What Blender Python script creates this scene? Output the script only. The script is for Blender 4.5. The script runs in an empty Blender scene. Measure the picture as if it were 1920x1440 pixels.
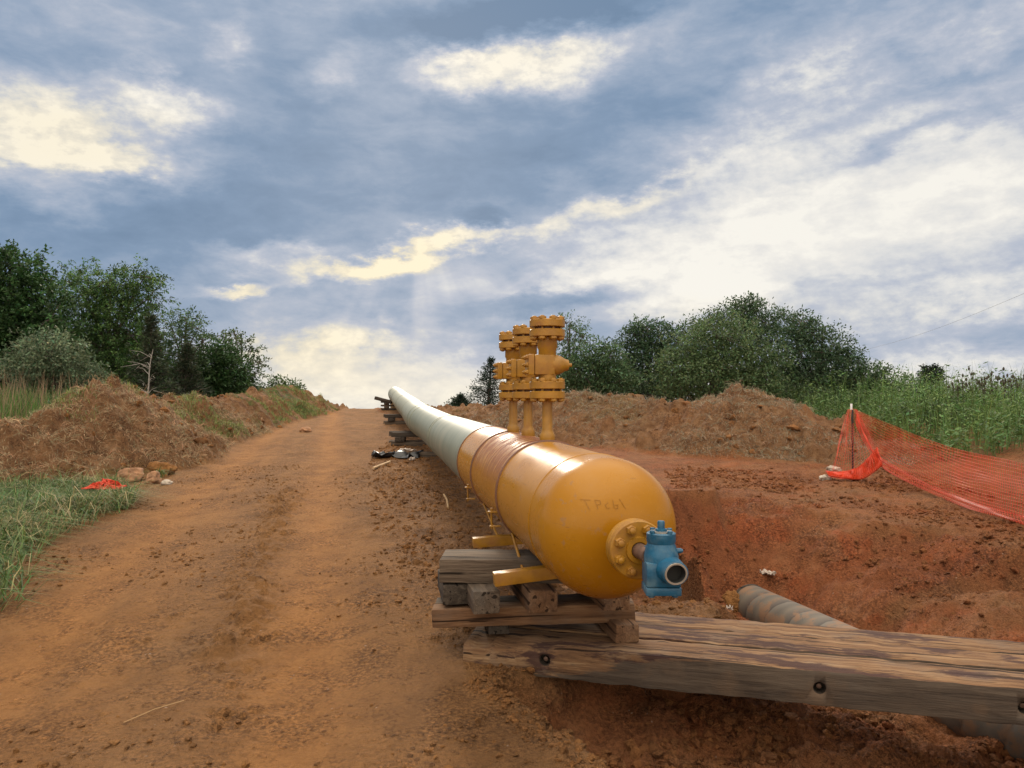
import bpy, bmesh, math, random
import numpy as np
from mathutils import Vector, Matrix
R = math.radians
random.seed(7); rng = np.random.default_rng(11)
S = bpy.context.scene; COL = S.collection

# ------------------------------------------------------------------ camera, sky, sun, exposure
F, CX, HOR, EYE = 1450.0, 960.0, 743.0, 1.65
PITCH = math.atan((HOR - 720.0) / F)
cd = bpy.data.cameras.new("camera"); cam = bpy.data.objects.new("camera", cd); COL.objects.link(cam)
cd.sensor_width = 36.0; cd.lens = F / 1920 * 36; cd.clip_start = .05; cd.clip_end = 8000
cam.location = (0, 0, EYE); cam.rotation_euler = (math.pi / 2 + PITCH, 0, 0); S.camera = cam
S.view_settings.view_transform = 'Standard'; S.view_settings.look = 'None'
S.view_settings.gamma = 1.0; S.view_settings.exposure = 0.585
SUN_AZ, SUN_EL = -8.0, 22.0
sd = bpy.data.lights.new("sun", 'SUN'); sun = bpy.data.objects.new("sun", sd); COL.objects.link(sun)
sd.energy = 1.5; sd.angle = R(12); sd.color = (1.0, .88, .72)
_d = Vector((math.sin(R(SUN_AZ)) * math.cos(R(SUN_EL)), math.cos(R(SUN_AZ)) * math.cos(R(SUN_EL)), math.sin(R(SUN_EL))))
sun.rotation_euler = _d.to_track_quat('Z', 'Y').to_euler(); sun.location = _d * 60

def at(px, py, Y):
    """world point on the photo's ray (px, py) at depth Y"""
    u, v = (px - 960) / F, (720 - py) / F
    dy = math.cos(PITCH) - v * math.sin(PITCH); dz = math.sin(PITCH) + v * math.cos(PITCH)
    k = Y / dy
    return Vector((u * k, Y, EYE + dz * k))

class NT:
    def __init__(s, nt): s.nt = nt; nt.nodes.clear()
    def n(s, t, **kw):
        nd = s.nt.nodes.new(t)
        for k, v in kw.items():
            if k.startswith('i_'):
                key = k[2:]
                key = int(key) if key.isdigit() else key.replace('_', ' ')
                s.put(nd, key, v)
            else: setattr(nd, k, v)
        return nd
    def put(s, nd, key, v):
        inp = nd.inputs[key]
        if hasattr(v, 'is_output') or hasattr(v, 'links') and not isinstance(v, (tuple, list)): s.nt.links.new(v, inp)
        else: inp.default_value = v
    def math(s, op, a, b=None, c=None, clamp=False):
        nd = s.n('ShaderNodeMath', operation=op, use_clamp=clamp)
        for i, v in enumerate((a, b, c)):
            if v is not None: s.put(nd, i, v)
        return nd.outputs[0]
    def vmath(s, op, a, b=None):
        nd = s.n('ShaderNodeVectorMath', operation=op); s.put(nd, 0, a)
        if b is not None: s.put(nd, 1, b)
        return nd.outputs[0]
    def noise(s, vec, scale, detail=4, rough=.55, dist=0, dim='3D'):
        nd = s.n('ShaderNodeTexNoise', noise_dimensions=dim)
        if dim == '1D': s.put(nd, 'W', vec)
        else: s.put(nd, 'Vector', vec)
        for k, v in (('Scale', scale), ('Detail', detail), ('Roughness', rough), ('Distortion', dist)): nd.inputs[k].default_value = v
        return nd
    def ramp(s, fac, stops, interp='LINEAR'):
        nd = s.n('ShaderNodeValToRGB'); cr = nd.color_ramp; cr.interpolation = interp
        while len(cr.elements) > 1: cr.elements.remove(cr.elements[-1])
        for i, (p, c) in enumerate(stops):
            e = cr.elements[0] if i == 0 else cr.elements.new(p)
            e.position = p; e.color = (*c, 1) if len(c) == 3 else c
        s.put(nd, 'Fac', fac); return nd.outputs[0]
    def mix(s, fac, a, b, mode='MIX'):
        nd = s.n('ShaderNodeMix', data_type='RGBA', blend_type=mode)
        s.put(nd, 0, fac)
        for k, v in ((6, a), (7, b)):
            if isinstance(v, tuple) and len(v) == 3: v = (*v, 1)
            s.put(nd, k, v)
        return nd.outputs[2]
    def mapping(s, vec, loc=(0, 0, 0), rot=(0, 0, 0), sc=(1, 1, 1), typ='POINT'):
        nd = s.n('ShaderNodeMapping', vector_type=typ); s.put(nd, 'Vector', vec)
        nd.inputs['Location'].default_value = loc; nd.inputs['Rotation'].default_value = rot; nd.inputs['Scale'].default_value = sc
        return nd.outputs[0]
    def maprange(s, v, a, b, c=0., d=1., smooth=True):
        nd = s.n('ShaderNodeMapRange'); nd.interpolation_type = 'SMOOTHSTEP' if smooth else 'LINEAR'
        s.put(nd, 0, v)
        for i, x in ((1, a), (2, b), (3, c), (4, d)): nd.inputs[i].default_value = x
        return nd.outputs[0]

def build_world():
    w = bpy.data.worlds.new("World"); S.world = w; w.use_nodes = True
    t = NT(w.node_tree)
    tc = t.n('ShaderNodeTexCoord').outputs['Generated']
    sky = t.n('ShaderNodeTexSky', sky_type='NISHITA')
    sky.sun_disc = False; sky.sun_elevation = R(SUN_EL); sky.sun_rotation = R(SUN_AZ); sky.dust_density = 2.5; sky.air_density = 1.0
    d = t.vmath('NORMALIZE', tc)
    sx = t.n('ShaderNodeSeparateXYZ'); t.put(sx, 0, d); X, Y, Z = sx.outputs
    az = t.math('ARCTAN2', X, Y); el = t.math('ARCSINE', Z)
    co = t.n('ShaderNodeCombineXYZ'); t.put(co, 0, az); t.put(co, 1, el); P0 = co.outputs[0]
    # cloud drift: slanted streaks, domain warped
    wn = t.noise(t.mapping(P0, rot=(0, 0, R(-16)), sc=(8, 17, 1)), 1.0, 8, .62).outputs['Color']
    warp = t.vmath('SCALE', t.vmath('SUBTRACT', wn, (.5, .5, .5))); warp.node.inputs['Scale'].default_value = .10
    P = t.vmath('ADD', P0, warp)
    def blob(px, py, rx, ry, rot, amp, src=None):
        a0 = math.atan((px - 960) / F); k = math.cos(a0)
        e0 = math.atan((HOR - py) / F * k)
        m = t.mapping(src or P, (a0, e0, 0), (0, 0, R(rot)), (rx / F * k, ry / F * k, 1), 'TEXTURE')
        g = t.n('ShaderNodeTexGradient', gradient_type='SPHERICAL'); t.put(g, 0, m)
        return t.math('MULTIPLY', t.maprange(g.outputs['Fac'], 0, .95), amp)
    def total(lst, base):
        acc = base
        for b in lst: acc = t.math('ADD', acc, blob(*b))
        return acc
    n1 = t.noise(t.mapping(P0, rot=(0, 0, R(-17)), sc=(3.0, 8.5, 1)), 1.0, 9, .60, .15).outputs['Fac']
    n2 = t.noise(t.mapping(P0, loc=(3, 1, 5), rot=(0, 0, R(-12)), sc=(12, 26, 1)), 1.0, 8, .62, .25).outputs['Fac']
    neg = total([(560, 330, 900, 190, 14, -0.177), (1150, 240, 480, 130, 21, -0.175), (200, 430, 560, 110, 4, -0.115), (520, 440, 460, 80, 6, -0.029), (250, 90, 460, 130, -6, -0.014), (1010, 20, 460, 80, 8, -0.541), (520, 120, 260, 110, -30, -0.139), (1500, 330, 420, 30, 14, -0.053), (1750, 245, 340, 40, 14, -0.226), (1840, 150, 190, 46, 10, -0.185), (1060, 555, 270, 34, 7, -0.323), (880, 600, 240, 40, 4, -0.041), (1640, 535, 280, 26, 5, -0.100), (960, 500, 170, 26, 10, -0.056), (895, 412, 84, 34, 0, -0.235), (60, 60, 160, 90, 0, -0.001), (1650, 200, 180, 50, 15, -0.088), (1240, 300, 150, 60, 20, -0.043)], 0.42)
    pos = total([(500, 470, 170, 44, 5, 0.313), (120, 250, 340, 120, -6, 0.384), (20, 290, 220, 110, 0, 0.224), (310, 195, 170, 60, -10, 0.395), (200, 310, 260, 40, 2, 0.242), (980, 105, 270, 90, 8, 0.526), (830, 130, 130, 70, 8, 0.293), (630, 130, 100, 60, 20, 0.196), (430, 95, 90, 60, 0, 0.221), (650, 497, 190, 34, 8, 0.462), (840, 455, 230, 30, 12, 0.455), (1120, 385, 240, 30, 17, 0.301), (1330, 320, 220, 34, 16, 0.097), (440, 530, 100, 26, 4, 0.455), (1600, 400, 760, 320, 8, 0.391), (1700, 90, 520, 220, 18, 0.114), (1250, 480, 460, 140, 6, 0.316), (640, 640, 320, 60, 3, 0.317), (800, 735, 640, 110, 0, 0.430), (1500, 720, 700, 80, 0, 0.397), (560, 690, 200, 30, 0, 0.109), (1000, 720, 300, 80, 0, 0.061), (1850, 560, 260, 90, 5, 0.261), (1350, 560, 300, 70, 5, 0.150), (1850, 380, 260, 120, 5, 0.106), (1450, 120, 180, 90, 15, 0.085), (1200, 60, 160, 70, 10, 0.029), (350, 30, 130, 60, 0, 0.013), (700, 240, 160, 70, 8, 0.034), (200, 480, 240, 60, 0, 0.017), (560, 590, 160, 50, 3, 0.010), (100, 380, 120, 50, 0, 0.168)], 0.0)
    B = t.math('ADD', neg, t.math('MULTIPLY', pos, t.math('ADD', .25, t.math('ADD', t.math('MULTIPLY', n1, .7), t.math('MULTIPLY', n2, .8)))))
    calm = t.math('SUBTRACT', 1.0, t.math('MULTIPLY', t.math('ADD', blob(1560, 430, 900, 300, 8, 1.0, P0), blob(900, 720, 900, 110, 0, .9, P0), clamp=True), .72))
    B = t.math('ADD', B, t.math('MULTIPLY', calm, t.math('ADD', t.math('MULTIPLY', t.math('SUBTRACT', n1, .5), .66), t.math('MULTIPLY', t.math('SUBTRACT', n2, .5), .50))))
    B = t.math('ADD', t.math('MULTIPLY', t.math('SUBTRACT', B, .5), 1.18), .495)
    n3 = t.noise(t.mapping(P0, loc=(7, 2, 1), rot=(0, 0, R(-10)), sc=(42, 66, 1)), 1.0, 6, .6).outputs['Fac']
    B = t.math('ADD', B, t.math('MULTIPLY', t.math('MULTIPLY', t.math('SUBTRACT', n3, .5), t.math('MULTIPLY', calm, .85)), t.maprange(B, .42, .75)))
    # rays of light fanning from the hidden sun
    sa, se = math.atan((775 - 960) / F), math.atan((HOR - 330) / F)
    ang = t.math('ARCTAN2', t.math('SUBTRACT', az, sa), t.math('SUBTRACT', se, el))
    rn = t.noise(ang, 2.6, 3, .5, dim='1D').outputs['Fac']
    rmask = t.math('ADD', blob(690, 610, 240, 130, 35, 1.0, P0), blob(880, 540, 170, 80, -25, .7, P0), clamp=True)
    B = t.math('ADD', B, t.math('MULTIPLY', t.math('MULTIPLY', t.maprange(rn, .28, .74), rmask), .33))
    up = t.maprange(el, .50, 1.1)                          # unseen sky overhead, brightened to add light on the ground
    B = t.math('ADD', B, t.math('MULTIPLY', up, .35))
    c = t.ramp(B, [(0, (.158, .248, .38)), (.20, (.205, .302, .445)), (.40, (.322, .402, .53)), (.58, (.49, .53, .62)), (.76, (.70, .705, .71)), (.90, (.83, .81, .77)), (1.0, (.93, .90, .83))])
    Wm = total([(120, 270, 420, 180, 0, .75), (650, 495, 280, 60, 8, .9), (830, 455, 280, 60, 12, .75), (1130, 380, 260, 50, 17, .5), (520, 640, 420, 130, 0, 1.0), (760, 745, 600, 90, 0, .45), (960, 105, 300, 100, 8, .45), (440, 530, 120, 50, 4, .8), (1250, 610, 700, 60, 0, .25)], 0.0)
    wfac = t.math('MULTIPLY', t.math('MULTIPLY', Wm, t.maprange(B, .45, .85)), .9, clamp=True)
    c = t.mix(wfac, c, t.mix(1.0, c, (1.04, .96, .77), 'MULTIPLY'))
    lum = t.math('ADD', 1.0, t.math('MULTIPLY', up, 2.7))   # the overcast dome above the frame is boosted to give most of the light
    back = t.maprange(Y, -.1, -.8)  # unseen sky behind the camera, brightened as added front fill
    lum = t.math('ADD', lum, t.math('MULTIPLY', back, 1.35))
    c = t.mix(t.math('MAXIMUM', up, back), c, t.mix(.75, c, (.84, .735, .575)))
    c = t.vmath('SCALE', c); t.put(c.node, 'Scale', t.math('MULTIPLY', lum, 10.0))
    c = t.mix(.985, sky.outputs[0], c)
    bg = t.n('ShaderNodeBackground'); t.put(bg, 0, c); bg.inputs[1].default_value = .067
    out = t.n('ShaderNodeOutputWorld'); t.put(out, 0, bg.outputs[0])
    w.cycles.sampling_method = 'MANUAL'; w.cycles.sample_map_resolution = 512
build_world()

# ------------------------------------------------------------------ helpers
def tag(o, label=None, cat=None, group=None, kind=None):
    for k, v in (('label', label), ('category', cat), ('group', group), ('kind', kind)):
        if v: o[k] = v
    return o
def empty(name, loc, label, cat, group=None):
    o = bpy.data.objects.new(name, None); COL.objects.link(o); o.location = loc; o.empty_display_size = .1
    return tag(o, label, cat, group)
def link(name, me, mat, parent=None):
    o = bpy.data.objects.new(name, me); COL.objects.link(o)
    if mat is not None and not me.materials: me.materials.append(mat)
    if parent is not None:
        o.parent = parent
        off = Vector((0, 0, 0)); p = parent
        while p is not None: off += p.location; p = p.parent
        o.location = -off
    return o
def np_mesh(name, V, Fc, smooth=True, attrs=None):
    V = np.asarray(V, np.float32); Fc = np.asarray(Fc, np.int32); k = Fc.shape[1]
    me = bpy.data.meshes.new(name)
    me.vertices.add(len(V)); me.vertices.foreach_set('co', V.ravel())
    me.loops.add(Fc.size); me.loops.foreach_set('vertex_index', Fc.ravel())
    me.polygons.add(len(Fc)); me.polygons.foreach_set('loop_start', np.arange(0, Fc.size, k, dtype=np.int32))
    me.polygons.foreach_set('use_smooth', np.full(len(Fc), smooth))
    for nm, arr in (attrs or {}).items():
        arr = np.asarray(arr, np.float32)
        if arr.shape[1] == 4: a = me.attributes.new(nm, 'FLOAT_COLOR', 'POINT'); a.data.foreach_set('color', arr.ravel())
        else: a = me.attributes.new(nm, 'FLOAT_VECTOR', 'POINT'); a.data.foreach_set('vector', arr.ravel())
    me.update(calc_edges=True); me.validate()
    return me

class MB:
    """collects shapes of one part"""
    def __init__(s): s.v = []; s.f = []; s.cyl = []
    def add(s, vs, fs, cyl=None):
        b = len(s.v); s.v += [tuple(x) for x in vs]; s.f += [tuple(i + b for i in f) for f in fs]
        s.cyl += [tuple(x) for x in (cyl or vs)]
    def box(s, c, size, M=None, bev=0.0):
        bm = bmesh.new(); bmesh.ops.create_cube(bm, size=1.0)
        for v in bm.verts: v.co = Vector((v.co.x * size[0], v.co.y * size[1], v.co.z * size[2]))
        if bev: bmesh.ops.bevel(bm, geom=bm.edges[:], offset=bev, segments=2, affect='EDGES', profile=.6)
        s.bm(bm, Matrix.Translation(c) @ (M.to_4x4() if M else Matrix()))
    def bm(s, bm, M=None):
        bm.verts.index_update(); M = M or Matrix()
        s.add([M @ v.co for v in bm.verts], [[v.index for v in f.verts] for f in bm.faces]); bm.free()
    def lathe(s, o, ax, prof, seg=24, cap0=True, cap1=True, ref=None):
        o = Vector(o); ax = Vector(ax).normalized()
        u = (Vector(ref) if ref is not None else (Vector((0, 0, 1)) if abs(ax.z) < .9 else Vector((1, 0, 0))))
        u = (u - ax * u.dot(ax)).normalized(); w = ax.cross(u)
        vs, fs, cy = [], [], []
        for h, r in prof:
            for k in range(seg):
                a = 2 * math.pi * k / seg
                vs.append(o + ax * h + (u * math.cos(a) + w * math.sin(a)) * r)
                cy.append((h, r * math.cos(a), r * math.sin(a)))
        for i in range(len(prof) - 1):
            for k in range(seg):
                k2 = (k + 1) % seg
                fs.append((i * seg + k, i * seg + k2, (i + 1) * seg + k2, (i + 1) * seg + k))
        if cap0: fs.append(tuple(reversed(range(seg))))
        if cap1: fs.append(tuple((len(prof) - 1) * seg + k for k in range(seg)))
        s.add(vs, fs, cy)
    def cyl_(s, p0, p1, r, r1=None, seg=16):
        p0 = Vector(p0); d = Vector(p1) - p0
        s.lathe(p0, d, [(0, r), (d.length, r if r1 is None else r1)], seg)
    def tube(s, pts, rad, seg=8, cap=True):
        pts = [Vector(p) for p in pts]; n = len(pts); vs, fs, cy = [], [], []; L = 0
        rad = rad if isinstance(rad, (list, tuple)) else [rad] * n
        for i, p in enumerate(pts):
            ax = (pts[min(i + 1, n - 1)] - pts[max(i - 1, 0)]).normalized()
            u = Vector((0, 0, 1)) if abs(ax.z) < .95 else Vector((1, 0, 0)); u = (u - ax * u.dot(ax)).normalized(); w = ax.cross(u)
            if i: L += (p - pts[i - 1]).length
            for k in range(seg):
                a = 2 * math.pi * k / seg
                vs.append(p + (u * math.cos(a) + w * math.sin(a)) * rad[i]); cy.append((L, rad[i] * math.cos(a), rad[i] * math.sin(a)))
        for i in range(n - 1):
            for k in range(seg):
                k2 = (k + 1) % seg; fs.append((i * seg + k, i * seg + k2, (i + 1) * seg + k2, (i + 1) * seg + k))
        if cap: fs.append(tuple(reversed(range(seg)))); fs.append(tuple((n - 1) * seg + k for k in range(seg)))
        s.add(vs, fs, cy)
    def scale(s, piv, k):
        piv = Vector(piv); k = k if isinstance(k, tuple) else (k, k, k)
        s.v = [tuple(piv[i] + (v[i] - piv[i]) * k[i] for i in range(3)) for v in s.v]; return s
    def mesh(s, name, smooth=True, sharp=35):
        me = bpy.data.meshes.new(name); me.from_pydata(s.v, [], s.f)
        a = me.attributes.new('cyl', 'FLOAT_VECTOR', 'POINT'); a.data.foreach_set('vector', np.array(s.cyl, np.float32).ravel())
        if smooth:
            me.polygons.foreach_set('use_smooth', [True] * len(me.polygons)); me.set_sharp_from_angle(angle=R(sharp))
        me.update(); return me
    def build(s, name, mat, parent=None, smooth=True, sharp=35): return link(name, s.mesh(name, smooth, sharp), mat, parent)

# numpy noise
def _hash(ix, iy, seed):
    h = (ix.astype(np.int64) * 374761393 + iy.astype(np.int64) * 668265263 + seed * 974634777) & 0xffffffff
    h = ((h ^ (h >> 13)) * 1274126177) & 0xffffffff
    return ((h ^ (h >> 16)) & 0xffffff) / float(0xffffff)
def vnoise(x, y, seed=0):
    ix, iy = np.floor(x), np.floor(y); fx, fy = x - ix, y - iy
    fx = fx * fx * fx * (fx * (fx * 6 - 15) + 10); fy = fy * fy * fy * (fy * (fy * 6 - 15) + 10)
    a, b, c, d = _hash(ix, iy, seed), _hash(ix + 1, iy, seed), _hash(ix, iy + 1, seed), _hash(ix + 1, iy + 1, seed)
    return (a + (b - a) * fx) * (1 - fy) + (c + (d - c) * fx) * fy
def fbm(x, y, sc, octv=4, seed=0, gain=.5):
    s, amp, tot = 0, 1.0, 0
    for o in range(octv):
        ca, sa = math.cos(o * 1.1 + .4), math.sin(o * 1.1 + .4); k = sc * 2.03 ** o
        s = s + amp * vnoise((x * ca - y * sa) * k + o * 17, (x * sa + y * ca) * k + o * 31, seed + o); tot += amp; amp *= gain
    return s / tot - .5
def clods(x, y, cell, seed, keep=.6):
    """rounded lumps: one per lattice cell"""
    X, Y = x / cell, y / cell; ix, iy = np.floor(X), np.floor(Y); out = np.zeros_like(X)
    for dx in (-1, 0, 1):
        for dy in (-1, 0, 1):
            cx, cy = ix + dx, iy + dy
            px, py = cx + _hash(cx, cy, seed), cy + _hash(cx, cy, seed + 1)
            rr = .22 + .4 * _hash(cx, cy, seed + 2) ** 2; on = _hash(cx, cy, seed + 3) < keep
            q = 1 - ((X - px) ** 2 + (Y - py) ** 2) / rr ** 2
            out = np.maximum(out, np.where(on & (q > 0), np.sqrt(np.maximum(q, 0)) * rr, 0))
    return out * cell
def sst(a, b, x):
    t = np.clip((x - a) / (b - a), 0, 1); return t * t * (3 - 2 * t)

# ------------------------------------------------------------------ terrain
PA, PB, PR = 1.193, .697, .373                    # pipe: offset right of the eye, below the eye, radius; scaled about the camera
PD = Vector((-.1692, .9856, 0)); PN = Vector((.9856, .1692, 0)); ZA = EYE - PB
def axis(t, dz=0, dn=0): return PN * (PA + dn) + PD * t + Vector((0, 0, ZA + dz))
RIM = np.array([(.68, -3), (.62, 2.4), (.52, 3.3), (.38, 3.9), (.14, 4.35), (-.08, 4.8), (.4, 5.2), (1.45, 5.5), (1.60, 6.0), (1.78, 6.8), (1.95, 7.4), (2.4, 8.4), (2.55, 8.7), (9, 8.7), (9, -3)])
OLD0, OLD1, OLDR = Vector((2.54, 8.25, -.58)), Vector((3.60, 3.9, -.545)), .222
def grade(Y):
    up = .0265 * np.logaddexp(0, (np.minimum(Y, 40.5) - 3.5) * 1.2) / 1.2 - .13 * (1 - sst(4.7, 6.3, Y))
    return up - .034 * np.maximum(0, Y - 41) - .0006 * np.clip(Y - 41, 0, 60) ** 2
def ridge(lst):
    """(px, py, depth, half width) of crest points -> (X, Y, height above grade, half width)"""
    out = []
    for px, py, Y, w in lst:
        p = at(px, py, Y); out.append((p.x, p.y, max(.02, p.z - float(grade(np.array(Y)))), w))
    return out
LB = ridge([(-420, 800, 12.6, 2.0), (-60, 793, 13.0, 2.0), (80, 784, 13.9, 1.9), (140, 750, 14.6, 1.9), (190, 724, 15.2, 2.1), (262, 748, 18, 2.0), (400, 748, 24, 1.9), (480, 738, 30, 1.9), (530, 724, 34.5, 2.0), (575, 742, 38.5, 1.7), (612, 768, 42, 1.3)])
RB = ridge([(868, 790, 40, 2.2), (905, 785, 30, 2.4), (962, 762, 25.5, 2.6), (1060, 742, 22.5, 2.9), (1150, 744, 21, 2.9), (1240, 762, 20, 2.9), (1330, 750, 19.2, 2.9), (1395, 735, 18.4, 2.8), (1445, 750, 17.8, 2.6), (1490, 782, 17.3, 2.4), (1545, 815, 16.7, 2.1), (1600, 856, 16.0, 1.6)])
def edge_left(Y): return np.interp(Y, [-30, 2, 5.9, 8.8, 12.3, 17.5, 23, 30, 40, 60], [-3.5, -3.4, -3.95, -4.85, -5.9, -6.9, -7.9, -9.0, -9.8, -12])
def berm(X, Y, pts):
    best = np.zeros_like(X); msk = np.zeros_like(X)
    for (x0, y0, h0, w0), (x1, y1, h1, w1) in zip(pts[:-1], pts[1:]):
        dx, dy = x1 - x0, y1 - y0; L2 = dx * dx + dy * dy
        s = np.clip(((X - x0) * dx + (Y - y0) * dy) / L2, 0, 1)
        d = np.hypot(X - x0 - s * dx, Y - y0 - s * dy); w = w0 + (w1 - w0) * s
        p = np.clip(1.04 - np.sqrt(d * d + .05) / w, 0, 1); p = .55 * p + .45 * p * p * (3 - 2 * p)
        best = np.maximum(best, (h0 + (h1 - h0) * s) * p); msk = np.maximum(msk, sst(0, .10, p))
    return best, msk
def poly_dist(X, Y, P):
    d = np.full(X.shape, 1e9); ins = np.zeros(X.shape, bool); n = len(P)
    for i in range(n):
        (x0, y0), (x1, y1) = P[i], P[(i + 1) % n]; dx, dy = x1 - x0, y1 - y0
        s = np.clip(((X - x0) * dx + (Y - y0) * dy) / (dx * dx + dy * dy), 0, 1)
        d = np.minimum(d, np.hypot(X - x0 - s * dx, Y - y0 - s * dy))
        c = (y0 > Y) != (y1 > Y)
        ins ^= c & (X < dx * (Y - y0) / (dy if abs(dy) > 1e-9 else 1e-9) + x0)
    return np.where(ins, d, -d)
def terrain(X, Y, fine=True):
    """height plus masks (road, pit, left bank, right bank, track, loose)"""
    n = X * PN.x + Y * PN.y; t = X * PD.x + Y * PD.y
    z = grade(Y)
    wob = fbm(X, Y, .55, 3, 5)
    eL = edge_left(Y) + wob * .7
    # right-hand bench, the ditch beside the pipe and the ledge in front of it
    nw = 3.08 + .22 * fbm(X, Y, .9, 3, 9) - .10 * np.maximum(0, t - 8)
    bench = sst(0, .14, n - nw) * sst(6.65, 6.98, t + .3 * wob)
    lip = .42 * sst(12, 8, Y) * sst(4.2, 2.6, X)
    low = sst(1.35, 1.9, n) * sst(4.9, 5.6, Y) * (-.06 - .20 * sst(5.6, 7.2, Y)) - .45 * sst(1.5, 2.0, n) * sst(6.2, 7.4, t)
    z = z + np.where(t > 3, low * (1 - bench), 0) + bench * (lip + .05)
    z = z + .35 * sst(8, 11, X) * sst(9, 15, Y) + .25 * sst(-10, -14, X)
    trk = 0
    s = X + .225 * Y
    for c, w in ((-2.05, .34), (-.24, .34), (-1.55, .18)): trk = np.maximum(trk, np.exp(-((s - c - .25 * fbm(X, Y, .12, 2, 3)) / w) ** 2) * (.5 if w < .3 else 1))
    road = sst(-.25, .25, X - eL) * (1 - sst(.55, 1.5, n + .5 * wob)) * (1 - sst(42, 52, Y))
    trk = trk * road
    hl, ml = berm(X + .5 * wob, Y, LB); hr, mr = berm(X, Y + .9 * wob, RB)
    dp = poly_dist(X + .35 * fbm(X, Y, 1.3, 4, 21) + .16 * fbm(X, Y, 5.5, 3, 23), Y + .35 * fbm(X, Y, 1.3, 4, 22) + .16 * fbm(X, Y, 5.5, 3, 24), RIM)
    d = np.maximum(dp, 0)
    # valley dug round the old pipe: steep on the near-left side, gentle to the right and beyond its end
    dx, dy = OLD1.x - OLD0.x, OLD1.y - OLD0.y; L2 = dx * dx + dy * dy
    q0 = ((X - OLD0.x) * dx + (Y - OLD0.y) * dy) / L2; q = np.clip(q0, -.01, 1.6)
    ox, oy = X - OLD0.x - q * dx, Y - OLD0.y - q * dy
    dist = np.maximum(np.hypot(ox, oy) + .30 * fbm(X, Y, 1.2, 4, 43) - .26, 0)
    lside = sst(.15, -.25, ox)
    far = sst(.06, -.06, q0)
    rs = far * (.80 * np.minimum(dist, .85) + .27 * np.maximum(dist - .85, 0)) + (1 - far) * (.55 * np.minimum(dist, .5) + .27 * np.maximum(dist - .5, 0))
    rs = rs * (1 - lside) + lside * (.62 + 1.3 * sst(7.6, 8.0, Y)) * np.maximum(dist - .12, 0)
    val = -.64 + rs + .06 * fbm(X, Y, .8, 3, 33)
    valley = np.where(Y > -3, sst(.02, .14, z - val), 0)
    gl = (np.minimum(d * 2.6, .26) + np.maximum(d - .10, 0) * .28) * (1 + .5 * fbm(X, Y, 1.1, 3, 41)) * sst(1.2, -.1, ox)
    gl = (gl + .15 * np.exp(-((d - .12) / .075) ** 2) * (dp > 0) * sst(5.2, 4.4, Y) * sst(1.2, .2, ox)) * (1 - bench)
    z = np.maximum(z - gl, np.minimum(z, -.66)); z = np.minimum(z, val)
    pit = np.clip(np.maximum(sst(-.02, .12, dp) * sst(1.2, .4, ox) * (1 - bench), valley), 0, 1)
    dp = np.where(pit > .3, np.maximum(dp, .1), np.minimum(dp, .3 * (dp < 0) * dp - .0))
    z = z + hl + hr
    rbank = sst(1.75, 2.5, X - .1 * np.maximum(0, Y - 8)) * sst(4.6, 6, Y) * sst(17, 14, Y) * (1 - mr) * sst(1.2, 1.7, n)
    loose = np.clip(np.maximum.reduce([pit, ml, mr]), 0, 1)
    soft = sst(0, .7, n + .5 * wob + .35 - 1.0 * (1 - sst(5, 8.5, Y))) * (1 - pit) * (1 - mr) * (1 - bench) * sst(.5, 3, t) * (1 - sst(26, 40, Y))
    if fine:
        z = z + fbm(X, Y, .35, 3, 51) * (.05 + .16 * np.maximum(ml, mr))
        big = clods(X, Y, .42, 61, .45) * .9 + clods(X + 7, Y, .20, 67, .55) * .8 + clods(X + 3, Y, .10, 68, .5) * .7
        z = z + np.maximum(ml, mr) * (big + .30 * fbm(X, Y, 1.4, 4, 71) + .10 * fbm(X, Y, 6, 3, 72))
        z = z + pit * (.42 * clods(X, Y, .13, 81, .45) * (fbm(X, Y, 1.1, 2, 84) > -.1) + .30 * clods(X, Y, .30, 85, .3) + .30 * fbm(X, Y, 2.0, 6, 83, .66) + .4 * clods(X, Y, .055, 86, .5))
        rough = (1 - .75 * trk) * (.4 + 1.2 * sst(-.05, .2, fbm(X, Y, .45, 4, 91)))
        strip = np.exp(-((s + .74 + .35 * fbm(X, Y, .5, 3, 93)) / .24) ** 2) * road * sst(-.2, -.02, fbm(X, Y * .6, .8, 3, 94)) * sst(13, 11, Y)
        base = 1 - np.maximum(np.maximum(ml, mr), pit)
        z = z + base * rough * (.055 * fbm(X, Y * .7, 2.6, 6, 95, .66) + .30 * clods(X, Y, .07, 97, .34) * (fbm(X, Y, 1.3, 3, 96) > -.03) + .5 * clods(X + 3, Y, .04, 88, .4))
        z = z + base * strip * (.8 * clods(X, Y, .12, 99, .75) + .5 * clods(X, Y, .05, 100, .7) + .08 * fbm(X, Y, 7, 3, 98))
        z = z + soft * (.45 * clods(X, Y, .10, 101, .6) + .3 * clods(X, Y, .24, 102, .25) + .08 * fbm(X, Y, 3, 4, 103))
        z = z - trk * .022 + .018 * np.exp(-((np.abs(s + 2.05) - .52) / .12) ** 2) * road + .018 * np.exp(-((np.abs(s + .24) - .52) / .12) ** 2) * road
        # tyre lug prints
        ph = (X * .35 + Y) / .085 + 1.6 * fbm(X, Y, 2, 2, 111)
        lug = np.exp(-((s - .62) / .45) ** 2) * sst(4.6, 4.0, Y) + .6 * np.exp(-((s + 2.5) / .5) ** 2) * sst(5, 7, Y) * sst(13, 10, Y)
        z = z + lug * road * .006 * np.sin(ph * 6.283) * sst(-.2, .1, fbm(X, Y, .9, 2, 113))
        z = z + rbank * (.16 * fbm(X, Y, 1.5, 6, 131, .64) + .40 * clods(X, Y, .10, 133, .5) * (fbm(X, Y, .9, 3, 134) > -.06) + .22 * clods(X, Y, .24, 135, .25))
        wallm = bench * (1 - bench) * 4
        z = z + np.clip(wallm, 0, 1) * .2 * fbm(X, Y, 5, 3, 121)
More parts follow.
